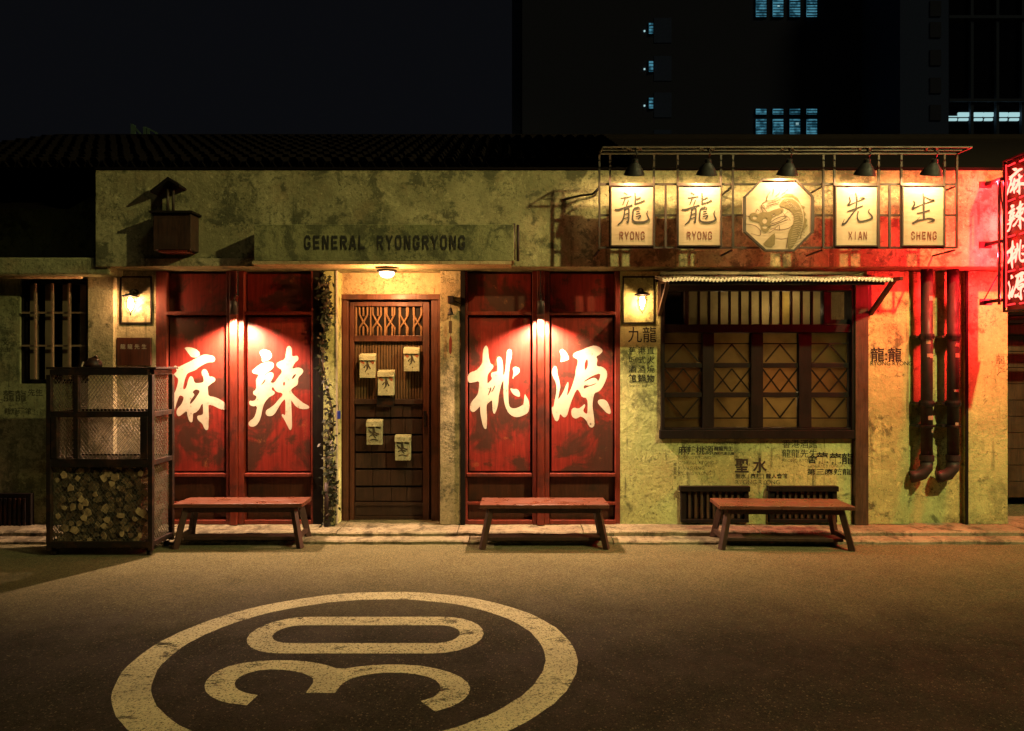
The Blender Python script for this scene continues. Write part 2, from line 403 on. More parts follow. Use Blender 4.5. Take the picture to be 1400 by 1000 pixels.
# painted speed limit mark
zr = -.0784
def gpt(px, py): y = GY(py); return (X(px, y), y, zr)
CX, CY, A, B, TH = -.87, -2.862, 1.235, 1.09, .165
sym = thing('speed_limit_marking', (CX, CY, zr), 'worn yellow-white circle with the number 30 painted on the asphalt', 'road marking')
m = M(); n = 96
for i in range(n):
    t = 2*math.pi*i/n
    j = random.uniform(-.004, .004)
    m.v += [(CX+(A+j)*math.cos(t), CY+(B+j)*math.sin(t), zr), (CX+(A-TH*1.08+j)*math.cos(t), CY+(B-TH*.95+j)*math.sin(t), zr)]
for i in range(n):
    a = 2*i; b = 2*((i+1) % n); m.f.append((a, b, b+1, a+1))
obj('painted_ring', m, m_mark, sym)
def zz(px, py): return (px/2+100, py/2+780)
def gfn(x, y): return gpt(*zz(x, y))
three = [(475,370),(475,370),(410,362),(365,340),(357,310),(385,280),(440,257),(530,246),(620,247),(690,258),(728,272),(790,262),(880,257),(970,263),(1050,285),(1088,315),(1080,345),(1045,370),(990,387),(990,387),(950,358),(950,358),(995,345),(1008,318),(985,295),(920,281),(840,280),(770,292),(735,310),(716,336),(716,336),(636,336),(636,336),(662,300),(640,285),(590,273),(520,271),(465,285),(440,305),(445,325),(475,337),(505,342),(505,342)]
obj('painted_digit_three', M().sheet(three, (), gfn, 1), m_mark, sym)
m = M(); cx0, cx1, cy0, cy1, t = -1.60, -.173, 3.885-DC, 4.452-DC, .145
for inn in (0, 1):
    r = (cy1-cy0)/2 - inn*t
    for sx, xc in ((-1, cx0+(cy1-cy0)/2), (1, cx1-(cy1-cy0)/2)):
        for i in range(13):
            a = math.pi/2*(1 if sx < 0 else -1) + math.pi*i/12
            m.v.append((xc+r*math.cos(a), (cy0+cy1)/2+r*math.sin(a), zr))
for i in range(26): j = (i+1) % 26; m.f.append((i, j, 26+j, 26+i))
obj('painted_digit_zero', m, m_mark, sym)

# ================================================================== main building
bld = thing('restaurant_building', (0, .1, 0), 'low old restaurant front with mouldy yellow-green plaster and dark red panels', 'building')
def part(name, m, mat, **k): return obj(name, m, mat, bld, **k)
D = .30                                   # wall thickness
# piers
part('plaster_pier', M().pbox(125, 160, 371, 717, -.06, D, 0), m_wall, bevel=.006)
part('plaster_pier', M().pbox(160, 213, 371, 717, 0, D), m_wall)
part('plaster_pier', M().pbox(443, 462, 371, 717, -.02, D, 0), m_low, bevel=.004)
part('plaster_pier', M().pbox(602, 630, 371, 717, -.02, D, 0), m_wall, bevel=.004)
part('plaster_pier', M().pbox(848, 903, 371, 717, 0, D), m_low)
part('window_spandrel', M().pbox(903, 1165, 600, 717, 0, D), m_low)
part('plaster_pier', M().pbox(1185, 1243, 371, 717, 0, D), m_low, bevel=.006)
part('recessed_pipe_wall', M().pbox(1243, 1322, 371, 717, .06, D, 0), m_low)
part('plaster_pier', M().pbox(1322, 1378, 371, 717, 0, D), m_low, bevel=.006)
part('shadow_gap_strip', M().pbox(1319.5, 1323, 371, 717, -.012, 0, 0), m_darkwood)
part('timber_post', M().pbox(1166, 1184, 385, 717, -.05, .1, 0), m_post, bevel=.004)
part('timber_post', M().pbox(630, 636, 371, 717, -.03, .1, 0), m_darkwood)
part('timber_post', M().pbox(428, 442, 371, 717, .0, .12, 0), m_darkwood)
# frieze and its soffit
xl, xr = X(130, -.25), X(1378, 0)+.02
part('frieze', M().box(xl, xr, -.25, D, Z(365, -.25), Z(232.5, -.25)), m_frieze, bevel=.008)
part('frieze_coping', M().box(xl, xr, -.262, -.05, Z(232.5, -.25)+.001, Z(232.5, -.25)+.02), m_tile)
part('frieze_lower_band', M().box(X(213), X(347, -.5), -.275, -.251, Z(365, -.25), Z(354, -.25)), m_wall, bevel=.004)
sb = part('projecting_signboard', M().box(X(347, -.5), X(703, -.5), -.5, -.2515, Z(357, -.5), Z(307, -.5)), m_box, bevel=.006)
obj('bottom_ledge', M().box(X(345, -.5), X(699, -.5), -.515, -.2515, Z(362, -.5), Z(357.5, -.5)), m_cream, sb, bevel=.003)
for a, b in ((701, 704.5), (706.5, 710)): part('rusty_corner_pipe', M().cyl((X((a+b)/2, -.42), -.42+.06*(a > 704), Z(356, -.42)), (X((a+b)/2, -.42), -.42+.06*(a > 704), Z(306, -.42)), .014), m_pipe, smooth=True)
# stencil lettering
ST = {'G': [[(.92,.78),(.72,.97),(.3,.97),(.08,.78),(.08,.58)],[(.08,.42),(.08,.22),(.3,.03),(.72,.03),(.92,.22),(.92,.42),(.6,.42)]],
 'E': [[(.1,0),(.1,1)],[(.32,.94),(.92,.94)],[(.32,.5),(.8,.5)],[(.32,.06),(.92,.06)]],
 'N': [[(.1,0),(.1,1)],[(.22,.95),(.78,.05)],[(.9,0),(.9,1)]],
 'R': [[(.1,0),(.1,1)],[(.3,.94),(.7,.94),(.9,.8),(.9,.64),(.7,.5),(.3,.5)],[(.55,.40),(.92,0)]],
 'A': [[(.05,0),(.42,1)],[(.58,1),(.95,0)],[(.32,.28),(.68,.28)]],
 'L': [[(.1,0),(.1,1)],[(.32,.06),(.9,.06)]],
 'Y': [[(.05,1),(.42,.55)],[(.95,1),(.58,.55)],[(.5,.45),(.5,0)]],
 'O': [[(.42,.97),(.25,.97),(.08,.78),(.08,.22),(.25,.03),(.42,.03)],[(.58,.03),(.75,.03),(.92,.22),(.92,.78),(.75,.97),(.58,.97)]],
 'X': [[(.05,1),(.42,.56)],[(.95,1),(.58,.56)],[(.05,0),(.42,.44)],[(.95,0),(.58,.44)]],
 'I': [[(.5,0),(.5,1)]],
 'S': [[(.9,.8),(.7,.97),(.3,.97),(.1,.8),(.1,.66),(.3,.55)],[(.7,.45),(.9,.34),(.9,.2),(.7,.03),(.3,.03),(.1,.2)]],
 'H': [[(.1,0),(.1,1)],[(.24,.5),(.76,.5)],[(.9,0),(.9,1)]]}
def stencil(txt, x0, z0, wd, ht, step_, y, sw=.2):
    m = M(); k = 0
    for i, ch in enumerate(txt):
        for ln in ST.get(ch, []):
            k += 1
            for q in range(len(ln)-1):
                k += .02
                m2 = M(); m2.strokes([([ln[q], ln[q+1]], sw)], lambda u, v, o: (x0+i*step_+u*wd, y-.0001*k, z0+v*ht), 0); add(m, m2)
    return m
ls = (X(637, -.5)-X(416, -.5))/18
for tx, k in (('GENERAL', 0), ('RYONGRYONG', 8)):
    obj('stencil_lettering', stencil(tx, X(416.5, -.5)+k*ls*1.012, Z(340.5, -.5), ls*.66, Z(323.5, -.5)-Z(340.5, -.5), ls*1.012, -.504, .25), m_inkold, sb)
# roof
zr0 = Z(231, -.1); RX0, RX1 = X(130, 0)-1.9, 7.0
roof = part('tiled_roof', M().prism([(0,0),(1,0),(1,.02),(0,.02)], 0, .01), m_tile)
rm = M(); rm.v = [(RX0, -.2, zr0-.02), (RX1, -.2, zr0-.02), (RX1, 2.3, zr0+1.06), (RX0, 2.3, zr0+1.06), (RX0, 4.8, zr0-.1), (RX1, 4.8, zr0-.1)]; rm.f = [(0,1,2,3), (3,2,5,4)]
roof.data.clear_geometry(); o0 = wloc(bld); roof.data.from_pydata([(a-o0.x, b-o0.y, c-o0.z) for a, b, c in rm.v], [], rm.f); roof.data.materials.clear(); roof.data.materials.append(m_tile)
tm = M(); nrow = 11
i = 0; x = RX0
while x < 1.2:
    for r in range(nrow):
        t0 = r/nrow; t1 = (r+1)/nrow+.02
        y0, y1 = -.22+2.5*t0, -.22+2.5*t1; z0, z1 = zr0+1.08*t0, zr0+1.08*t1
        tm.cyl((x+random.uniform(-.01,.01), y0, z0+.028), (x, y1, z1+.004), .052, .044, n=6, caps=False)
    x += .135
obj('roof_tiles', tm, m_tile, roof, kind='stuff')
part('ridge_cap', M().cyl((RX0, 2.3, zr0+1.06), (RX1, 2.3, zr0+1.06), .09, n=8), m_tile)
part('back_wall', M().box(-5.0, 6.2, 4.5, 4.6, 0, zr0-.2), m_dim)
part('side_wall', M().box(X(1378)-.02, X(1378)+.0, D+.001, 4.49, 0, 3.3), m_dim)
part('ceiling_board', M().box(-5.4, 6.2, D, 4.49, 2.56, 2.62), m_darkwood)

# red panel screens
def screen(x0, x1, mul0, mul1, panels, seed):
    s = part('red_panel_screen', M().pbox(x0, x1, 371, 717, .10, .20, 0), m_redlow)
    f = lambda nm, a, b, c, d, y0, y1, mt, bv=.004: obj(nm, M().pbox(a, b, c, d, y0, y1, 0), mt, s, bevel=bv)
    f('stile', x0, panels[0]-1, 371, 717, .0, .0995, m_redwood)
    f('stile', panels[3]+1, x1, 371, 717, .0, .0995, m_redwood)
    mw = mul1-mul0
    f('mullion', mul0, mul0+mw*.26, 371, 717, -.015, .0995, m_redwood)
    f('mullion', mul0+mw*.27, mul0+mw*.70, 371, 717, -.055, .0995, m_redwood, .008)
    f('mullion', mul0+mw*.71, mul1, 371, 717, -.015, .0995, m_redwood)
    for a, b in ((panels[0], panels[1]), (panels[2], panels[3])):
        f('upper_panel', a, b, 374, 426, .045, .099, m_red, 0)
        f('rail', a-1.5, b+1.5, 426.2, 431, -.005, .0985, m_redwood)
        f('main_panel', a+1, b-1, 433, 645, .03, .099, m_red, .003)
        f('rail', a-1.5, b+1.5, 647.5, 652, -.012, .0985, m_redwood)
        f('kick_panel', a, b, 653.5, 686, .06, .0985, m_redlow, 0)
        f('rail', a-1.5, b+1.5, 686.5, 690.5, .0, .0985, m_redwood)
        f('kick_panel', a, b, 691, 711, .065, .0985, m_redlow, 0)
        f('rail', a-1.5, b+1.5, 711.3, 717, -.008, .0985, m_redwood)
    return s
s1 = screen(213, 428, 310, 334, (229, 308, 336, 424), 1)
s2 = screen(636, 848, 728, 751, (640, 726, 753, 840), 2)
C1 = ([(222,50),(260,38),(330,50),(385,80),(405,120),(390,150),(340,162),(300,150),(275,115),(250,80)], [
 (118,245),(155,270),(210,240),(280,210),(340,175),(400,145),(450,125),(520,130),(565,150),(580,180),(560,212),(500,212),(440,240),(390,270),(350,305),(290,325),(255,345),(240,380),(225,430),(207,520),(235,520),(255,480),(265,430),(280,385),(300,368),(325,385),(335,430),(350,450),(400,450),(445,440),(445,395),(420,340),(425,305),(450,288),(480,300),(500,340),(510,380),(550,375),(582,400),(575,430),(540,450),(510,475),(490,490),(495,550),(500,598),(580,610),(640,640),(695,680),(705,720),(700,757),(640,750),(570,715),(500,690),(500,750),(505,830),(500,900),(500,970),(485,988),(455,975),(430,910),(390,880),(370,850),(375,820),(420,815),(440,800),(440,740),(435,680),(415,700),(395,750),(350,790),(325,790),(322,850),(318,890),(300,900),(280,880),(262,830),(255,765),(220,790),(170,830),(145,820),(132,780),(150,735),(190,695),(215,640),(218,605),(172,585),(150,640),(130,700),(110,770),(75,870),(50,880),(50,780),(60,680),(90,610),(120,550),(145,480),(160,400),(125,375),(105,345),(140,320),(135,290),(108,270)],
 [[(315,555),(350,520),(395,530),(400,555),(375,590),(335,650),(290,695),(290,660),(320,615),(345,580)]])
C2 = ([(160,105),(185,75),(230,65),(285,85),(310,130),(295,175),(250,195),(205,210),(190,195),(195,160)], [
 (75,320),(110,280),(170,235),(230,210),(290,205),(330,225),(330,265),(300,300),(240,340),(215,375),(255,335),(300,322),(328,345),(322,385),(300,420),(290,445),(330,450),(370,395),(400,355),(420,330),(415,295),(375,275),(355,240),(370,215),(420,195),(455,175),(465,110),(475,45),(500,22),(530,45),(535,90),(535,150),(590,135),(612,155),(605,190),(570,215),(545,260),(535,290),(600,270),(650,285),(668,315),(645,350),(605,385),(605,440),(595,475),(550,500),(520,530),(545,575),(600,625),(660,675),(720,705),(738,728),(715,745),(640,748),(580,720),(545,670),(525,640),(527,700),(530,780),(535,850),(535,960),(520,988),(500,975),(480,930),(450,870),(415,820),(425,800),(460,820),(460,740),(458,640),(445,635),(410,680),(375,740),(340,800),(300,828),(250,825),(232,790),(245,755),(290,730),(340,690),(380,640),(430,590),(420,560),(370,555),(340,530),(320,490),(300,510),(305,530),(340,550),(335,580),(280,605),(240,650),(215,690),(195,760),(180,840),(150,910),(110,945),(60,948),(38,920),(45,885),(100,850),(125,790),(140,710),(80,715),(45,690),(50,650),(90,655),(120,640),(135,600),(95,580),(90,545),(130,520),(125,450),(125,410),(145,380),(155,350),(100,345)],
 [[(430,450),(448,430),(458,450),(450,480),(435,478)], [(528,400),(555,355),(585,345),(575,370),(545,405)], [(175,478),(200,445),(232,400),(230,430),(205,460)]])
C3 = ([(545,280),(580,260),(620,275),(635,310),(610,350),(570,375),(548,410),(550,370),(560,325)], [
 (245,15),(270,50),(275,130),(285,190),(295,230),(325,240),(332,270),(300,310),(265,350),(260,400),(262,460),(290,430),(318,400),(300,365),(305,335),(345,320),(375,320),(375,260),(370,200),(368,165),(395,145),(425,165),(440,230),(442,300),(440,370),(460,330),(470,250),(480,150),(485,80),(515,58),(540,85),(538,150),(520,220),(512,300),(505,400),(500,500),(500,600),(505,700),(530,735),(580,740),(640,715),(675,690),(680,620),(688,570),(705,600),(735,650),(742,720),(725,790),(680,815),(610,840),(550,830),(500,790),(465,720),(448,640),(442,540),(445,440),(440,420),(420,460),(405,530),(390,600),(385,680),(365,760),(340,808),(322,780),(318,700),(315,640),(280,670),(255,690),(250,740),(258,820),(255,960),(235,980),(210,940),(190,850),(180,780),(178,710),(150,745),(100,788),(65,760),(62,700),(90,650),(130,610),(155,570),(165,500),(170,425),(110,440),(55,450),(38,420),(38,360),(70,325),(130,310),(190,250),(205,200),(208,120),(215,60)],
 [[(265,590),(285,530),(300,490),(310,510),(290,560),(270,590)], [(303,560),(325,510),(350,465),(345,500),(320,545)]], [(515,505),(560,520),(600,515),(630,550),(635,605),(600,605),(550,575)])
C4 = ([(165,80),(200,60),(240,90),(260,130),(280,175),(240,195),(170,215),(185,170),(180,130)], [
 (75,320),(95,270),(120,250),(140,280),(145,350),(165,420),(178,490),(165,540),(155,600),(150,640),(185,590),(215,540),(240,470),(265,430),(270,470),(262,520),(250,605),(290,530),(320,450),(345,370),(350,300),(370,240),(378,180),(330,160),(315,130),(345,100),(420,75),(490,40),(570,18),(640,50),(662,85),(630,120),(580,150),(600,180),(585,240),(600,262),(650,262),(700,300),(712,360),(690,430),(650,510),(610,550),(565,560),(550,620),(540,700),(550,780),(560,850),(568,930),(535,962),(500,940),(470,870),(410,825),(380,845),(345,858),(305,830),(298,760),(330,725),(380,745),(430,710),(455,685),(460,715),(430,770),(480,810),(487,750),(485,620),(420,610),(405,570),(375,520),(355,530),(320,610),(290,690),(270,760),(250,830),(215,845),(185,810),(170,800),(155,880),(125,888),(95,830),(80,770),(75,720),(100,720),(110,650),(125,590),(135,500),(120,430),(90,380)],
 [[(485,175),(492,220),(485,270),(455,312),(450,240),(465,190)], [(445,430),(490,395),(560,360),(632,335),(628,390),(600,440),(600,410),(560,386),(500,410),(452,437)], [(442,470),(500,482),(560,458),(598,445),(550,475),(490,492),(440,522)]],
 [(600,650),(640,632),(690,640),(720,680),(745,740),(752,795),(730,805),(690,780),(640,720),(605,685)])
def glyph(C, fn, sm=1):
    m = M(); m.sheet(C[1], C[2], fn, sm); m.sheet(C[0], (), fn, sm)
    if len(C) > 3: m.sheet(C[3], (), fn, sm)
    return m
for C, ox, scr, nm in ((C1, 225, s1, 'ma'), (C2, 335, s1, 'la'), (C3, 635, s2, 'tao'), (C4, 745, s2, 'yuan')):
    fn = lambda x, y, ox=ox: (X(ox+x/8.33, .0288), .0288, Z(470+y/8.33, .0288))
    obj('painted_calligraphy', glyph(C, fn), m_calli, scr)
# ------------------------------------------------------------------ door
dr = part('entrance_door', M().pbox(462.5, 601.5, 371, 717, .27, .30, 0), m_darkwood)
def dp(nm, a, b, c, d, y0, y1, mt, bv=.003, y=.2): return obj(nm, M().pbox(a, b, c, d, y0, y1, y), mt, dr, bevel=bv)
dp('plaster_lintel', 461, 603, 366, 403, .17, .269, m_cream, .004)
for a, b in ((464, 469), (599.5, 603)): dp('frame_post', a, b, 404, 717, .14, .268, m_doorframe)
for a, b in ((469.5, 477), (590, 599)): dp('frame_post', a, b, 411, 716, .165, .268, m_doorframe)
dp('frame_head', 466, 602, 403.5, 410.5, .135, .268, m_doorframe)
dp('stile', 478, 484, 413, 714, .20, .265, m_doorframe)
dp('stile', 578, 587, 413, 714, .20, .265, m_doorframe)
dp('rail', 484.3, 577.7, 413, 419, .20, .265, m_doorframe)
dp('rail', 484.3, 577.7, 459, 467, .195, .265, m_doorframe)
dp('rail', 484.3, 577.7, 546, 553, .20, .265, m_door)
dp('fretwork_backboard', 484, 578, 419, 459, .245, .266, m_darkwood, 0)
for i in range(19):                                     # upright fret bars and five crossing motifs
    a = 485.2+i*4.95
    if i % 4 == 2: 
        for c, d in ((419, 432), (446, 459)): dp('fret_bar', a, a+1.9, c, d, .222, .245, m_fret, 0)
        continue
    dp('fret_bar', a, a+1.9, 419, 459, .224, .245, m_fret, 0) if i % 4 == 0 else None
for k in range(5):
    c0 = 496+k*18.6
    P = lambda a, b: (X(a, .2), .232, Z(b, .2))
    for sx in (-1, 1):
        m = M(); m.tube([P(c0+sx*5.5, 419), P(c0+sx*5.5, 430), P(c0+sx*1, 439), P(c0-sx*5.5, 448), P(c0-sx*5.5, 459)], .011, 6)
        obj('fret_crossing', m, m_fret, dr, smooth=True)
dp('slat_backing', 484, 578, 467, 546, .25, .266, m_darkwood, 0)
for i in range(24):
    a = 485+i*3.87
    dp('door_slat', a, a+2.7, 467.2, 545.8, .232+.002*(i % 2), .2498, m_slat, 0)
dp('lower_backing', 484, 578, 553, 714, .25, .266, m_darkwood, 0)
row = [553.5, 571, 573, 594, 596, 618, 620, 641, 643, 665, 667, 686]
for r in range(6):
    c, d = row[2*r], row[2*r+1]; cuts = [485] + [485+q*23+random.uniform(-5, 5) for q in (1, 2, 3)] + [577]
    for q in range(4):
        dp('door_plank', cuts[q]+.25, cuts[q+1]-.25, c+.4, d-.3, .215+random.uniform(0, .012), .2495, m_door, .003)
for c, d, y in ((687, 692, .203), (692.6, 706, .222), (706.4, 713, .205)): dp('bottom_rail', 484.3, 577.7, c, d, y, .2495, m_door)
dp('dark_gap_board', 587.4, 589.6, 413, 716, .24, .268, m_darkwood, 0)
obj('door_handle', M().pbox(579.5, 583, 562, 584, .17, .199, .2), m_iron, dr, bevel=.003)
dp('mail_slot_plate', 516, 539, 543, 556.5, .165, .1995, m_iron, .003)
obj('lit_jamb_edge', M().pbox(460.2, 462.6, 371, 716, -.03, -.0205, 0), m_calli, dr)  # cream strip paints in the light catching the left jamb edge
dp('threshold', 462.8, 601, 714.3, 719, .02, .269, m_concrete, .004, y=.15)

# ------------------------------------------------------------------ right window
wn = part('casement_window', M().pbox(903, 907.5, 386, 600, -.04, .12, 0), m_darkwood)
def wp(nm, a, b, c, d, y0, y1, mt=None, bv=.003): return obj(nm, M().pbox(a, b, c, d, y0, y1, 0), mt or m_darkwood, wn, bevel=bv)
wp('frame_post', 1162, 1165.8, 386, 600, -.04, .12)
wp('frame_head', 908, 1161.6, 384, 398, -.04, .12)
wp('frame_sill', 901, 1168, 588, 599.6, -.045, .12)
wp('frame_rail', 908, 1161.6, 444, 455, -.03, .11)
wp('frame_base_rail', 908, 1161.6, 585, 587.8, -.03, .11)
wp('frame_post', 935, 941, 398.4, 443.6, -.02, .11); wp('frame_post', 1125, 1130, 398.4, 443.6, -.02, .11)
for i in range(13):
    a = 942+i*14.05
    if i: wp('clerestory_bar', a-1.2, a+1.2, 398.4, 443.6, .0, .04, bv=0)
    wp('clerestory_pane', a-(7 if 0 else 0)+1.3, a+12.7, 398.4, 443.6, .03, .036, m_frostgrey if i not in (9,) else m_frostgreen, 0)
wp('side_pane', 908.2, 934.8, 398.4, 443.6, .045, .050, m_glassdark, 0)
wp('side_pane', 1130.2, 1161.4, 398.4, 443.6, .045, .050, m_clear, 0)
wp('side_frame', 1130.2, 1137, 399, 443, .01, .04, bv=0); wp('side_frame', 1137.2, 1161.4, 437, 443, .01, .04, bv=0)
sash = ((909, 960), (976, 1026), (1043, 1091), (1109, 1160))
for a, b in ((960.3, 975.7), (1026.3, 1042.7), (1091.3, 1108.7)): wp('sash_stile', a, b, 455.3, 584.8, -.015, .06)
for si, (a, b) in enumerate(sash):
    if si == 0: pass
    for c, d in ((496.5, 503), (537, 543.5)): wp('sash_rail', a+.2, b-.2, c, d, -.005, .04)
    for r, (c, d) in enumerate(((455.5, 496.3), (503.2, 536.8), (543.7, 584.6))):
        mt = m_frostgreen if (si == 3 and r == 0) else m_frostred if (r == 1 and si in (0, 2, 3)) else m_frost
        wp('window_pane', a+.1, b-.1, c, d, .030, .036, mt, 0)
        P = lambda u, v: (X(u, 0), .012, Z(v, 0))
        def bar(p, q): obj('glazing_bar', M().beam(P(*p), P(*q), .016, .011), m_darkwood, wn)
        w_ = b-a; mid = (a+b)/2
        if r == 0: bar((a, 470), (b, 470)); bar((a+4, 495), (mid, 471)); bar((mid, 471), (b-4, 495))
        elif r == 1:
            bar((a, 535.5), (a+w_*.5, 504.5)); bar((a+w_*.5, 504.5), (b, 535.5)); bar((a, 504.5), (mid, 535.8)); bar((mid, 535.8), (b, 504.5))
        else: bar((a, 572), (b, 572)); bar((a+4, 545), (mid, 571)); bar((mid, 571), (b-4, 545))
# room behind it
rm_ = part('dining_room_wall', M().box(X(903)-.3, X(1165)+.25, 1.6, 1.65, 0, 2.55), m_cream)
part('dining_room_wall', M().box(X(903)-.35, X(903)-.3, .301, 1.6, 0, 2.55), m_cream)
part('dining_room_wall', M().box(X(1165)+.25, X(1165)+.3, .301, 1.6, 0, 2.55), m_cream)
# inside lamps; the lowest is added to brighten the casement panes
for px, py, y, e in ((1037, 424, .22, 3.6), (1068, 412, .19, 4.6), (1110, 425, .25, 1.2), (985, 418, .3, 2.0), (1034, 540, .62, 13)):
    pl = thing('pendant_bulb', (X(px, y), y, Z(py, y)), {1037: 'small bulb glowing behind the middle of the barred upper window', 1068: 'brightest small bulb glowing behind the barred upper window', 1110: 'dim bulb behind the right end of the barred upper window', 985: 'dim bulb behind the left end of the barred upper window', 1034: 'added low bulb, unseen, brightening the patterned casement panes from behind'}[px], 'lamp')
    lathe = M().lathe((X(px, y), y, Z(py, y)), [(0,-.035),(.02,-.03),(.03,-.01),(.025,.015),(.012,.03),(.012,.05),(0,.05)], 12)
    obj('glass_bulb', lathe, m_bulbsoft, pl, smooth=True)
    obj('hanging_cord', M().cyl((X(px, y), y, Z(py, y)+.051), (X(px, y), y, 2.56), .004, n=6), m_iron, pl)
    lamp_in('pendant_light', pl, (X(px, y), y-.045, Z(py, y)), e, (1, .66, .30), r=.04)
# floor vents under the window
for a, b in ((930, 1022), (1050, 1142)):
    v = part('low_vent', M().pbox(a, b, 665, 712, .02, .09, 0), m_darkwood)
    f = lambda nm, p, q, c, d, y0, y1, bv=.003: obj(nm, M().pbox(p, q, c, d, y0, y1, 0), m_darkwood, v, bevel=bv)
    f('vent_hood', a-2, b+1, 664, 671, -.06, .019); f('vent_side', a, a+7, 671.3, 712, -.04, .019); f('vent_side', b-6, b, 671.3, 712, -.04, .019)
    f('vent_sill', a, b, 709, 713.5, -.045, .019)
    n_ = 9
    for i in range(n_):
        p = a+10+i*(b-a-17)/n_
        obj('vent_bar', M().pbox(p, p+3.4, 671.5, 708.5, -.028, -.006, 0), m_post, v, bevel=.002)
# open up the spandrel around vents: bars sit proud, so a dark board backs them
for a, b in ((930, 1022), (1050, 1142)):
    part('vent_backboard', M().pbox(a+7.3, b-6.3, 671.4, 708.8, -.0055, -.002, 0), m_iron)
# ------------------------------------------------------------------ lantern niche frames
for a, b in ((165, 208), (851, 895)):
    fm = M()
    for p, q, c, d in ((a, b, 378, 380), (a, b, 441, 443), (a, a+1.7, 380, 441), (b-1.7, b, 380, 441)): fm.pbox(p, q, c, d, -.012, -.0005, 0)
    part('niche_frame', fm, m_darkwood)
# ------------------------------------------------------------------ wall writing
def wt(txt, px, py, hpx, y=0.0, mat=None, sq=1., bold=0., extra=0, parent=None, up=.86):
    mat = mat or m_inkold; sz = hpx/S(y)/up
    return obj('wall_lettering', text_mesh(txt, X(px, y), y-.0012, Z(py, y)+.02*sz, sz, extra, sq, bold), mat, parent or bld)
wt('九龍', 858, 467, 20, sq=.86, bold=.004)
for k, (a, b) in enumerate((('舊城酒館', 859), ('港式酒鍋', 872), ('直火燒物', 884))):
    for j, ch in enumerate(a): wt(ch, b, 484+j*12.6, 9.5, bold=.018 if j == 3 else .008)
wt('龍龍先生 九龍', 860, 524, 3.6, mat=m_inkold); wt('龍龍先生 酒館', 860, 529.5, 3.4, mat=m_inkfaint)
wt('麻辣桃源', 927, 621, 11, bold=.01, sq=.95)
for i, t_ in enumerate(('RYONG RYONG', 'GENERAL RYONG', 'XIAN SHENG', 'RYONG RYONG')): wt(t_, 927, 628+i*7.2, 4.4, mat=m_inkfaint, up=.72)
for j, ch in enumerate('龍龍先生'): wt(ch, 920.5, 637+j*6, 4.2)
wt('RYONG RYONG', 975, 608, 3.4, mat=m_inkold, up=.72); wt('龍龍先生', 976, 616, 5.6, bold=.02); wt('麻辣桃源 九龍', 976, 622, 3.8, bold=.02)
wt('聖 水', 1004.5, 645, 18, bold=.028, sq=.92, mat=m_ink)
wt('聖水 | 麻辣 | 龍人會館', 1005, 654, 6.4, bold=.016); wt('RYONG RYONG', 1005, 662.5, 6, bold=.01, up=.72, mat=m_inkfaint)
wt('香港酒館', 1069, 612, 10.5); wt('龍龍先生', 1069, 625, 10.5, mat=m_inkold); wt('RYONG RYONG', 1069, 632, 4.4, mat=m_inkfaint, up=.72)
wt('舍', 1104, 633, 11, bold=.02); wt('龍', 1116, 633, 14, bold=.03); wt('龍', 1134, 634, 14, bold=.03); wt('龍', 1150, 634, 14, bold=.02)
wt('GENERAL RYONGRYONG', 1104, 639.5, 4, mat=m_inkfaint, up=.72)
wt('第三麻辣龍房', 1103, 649, 8, extra=.0, bold=.012, sq=1.3)
wt('龍:龍', 1190, 493, 17, bold=.02, mat=m_inkold, sq=.98); wt('RYONG RYONG', 1189.5, 500, 5.8, bold=.01, up=.72, sq=.98)
wt('龍', 1361, 497, 11, mat=m_inkfaint)
# ================================================================== annex on the left
ann = thing('annex_building', (-5.2, .1, 0), 'darker annex with barred window and flat ledge left of the restaurant', 'building')
def ap(nm, m, mt, **k): return obj(nm, m, mt, ann, **k)
ap('plaster_wall', M().pbox(-260, 27, 376, 717, .0, .3, 0), m_dim); ap('plaster_wall', M().pbox(27.2, 124.6, 525, 717, .0, .3, 0), m_dim)
ap('plaster_wall', M().pbox(123, 124.8, 376, 524.8, .0, .3, 0), m_dim)
ap('ledge_slab', M().pbox(-260, 150, 352, 376, -.22, .3, -.22), m_slab, bevel=.02)
ap('upper_wall', M().pbox(-260, 129, 255, 351.5, .5, .8, .5), m_dim)
ap('roof_edge', M().pbox(-300, 129, 250, 262, .2, .9, .3), m_tile, bevel=.01)
ar = M(); ar.v = [(-8.2, .0, 3.1), (-4.36, .0, 3.1), (-4.36, 2.3, 4.45), (-8.2, 2.3, 4.45)]; ar.f = [(0,1,2,3)]
ap('roof_slope', ar, m_tile)
ap('lintel_pipe', M().cyl((X(-60, -.1), -.1, Z(378.5, -.1)), (X(112, -.1), -.1, Z(378.5, -.1)), .022, n=14), m_cream, smooth=True)
aw = ap('barred_window', M().pbox(27.4, 123, 384, 524.6, .14, .15, 0), m_glassdark)
for a, b, c, d in ((27.5, 31, 384, 524.6), (119, 122.8, 384, 524.6), (31.2, 118.8, 384, 388), (31.2, 118.8, 519, 524.6)):
    obj('window_frame', M().pbox(a, b, c, d, .02, .139, 0), m_darkwood, aw, bevel=.003)
for p in (52, 75, 98): obj('window_bar', M().pbox(p-1.3, p+1.3, 388.2, 518.8, -.045, -.02, 0), m_rustbar, aw)
for p in (62, 86, 110, 41): obj('curtain_fold', M().pbox(p-5, p+3, 388.2, 518.8, .05, .10, 0), m_curtain, aw)
for q in (428, 473): obj('window_bar', M().pbox(31.2, 118.8, q-1.2, q+1.2, -.019, .005, 0), m_rustbar, aw)
av = ap('low_vent', M().pbox(-30, 47, 674, 724, -.05, -.001, 0), m_darkwood, bevel=.004)
for i in range(9): obj('vent_bar', M().pbox(-14+i*6.4, -11+i*6.4, 680, 720, -.062, -.051, 0), m_iron, av)
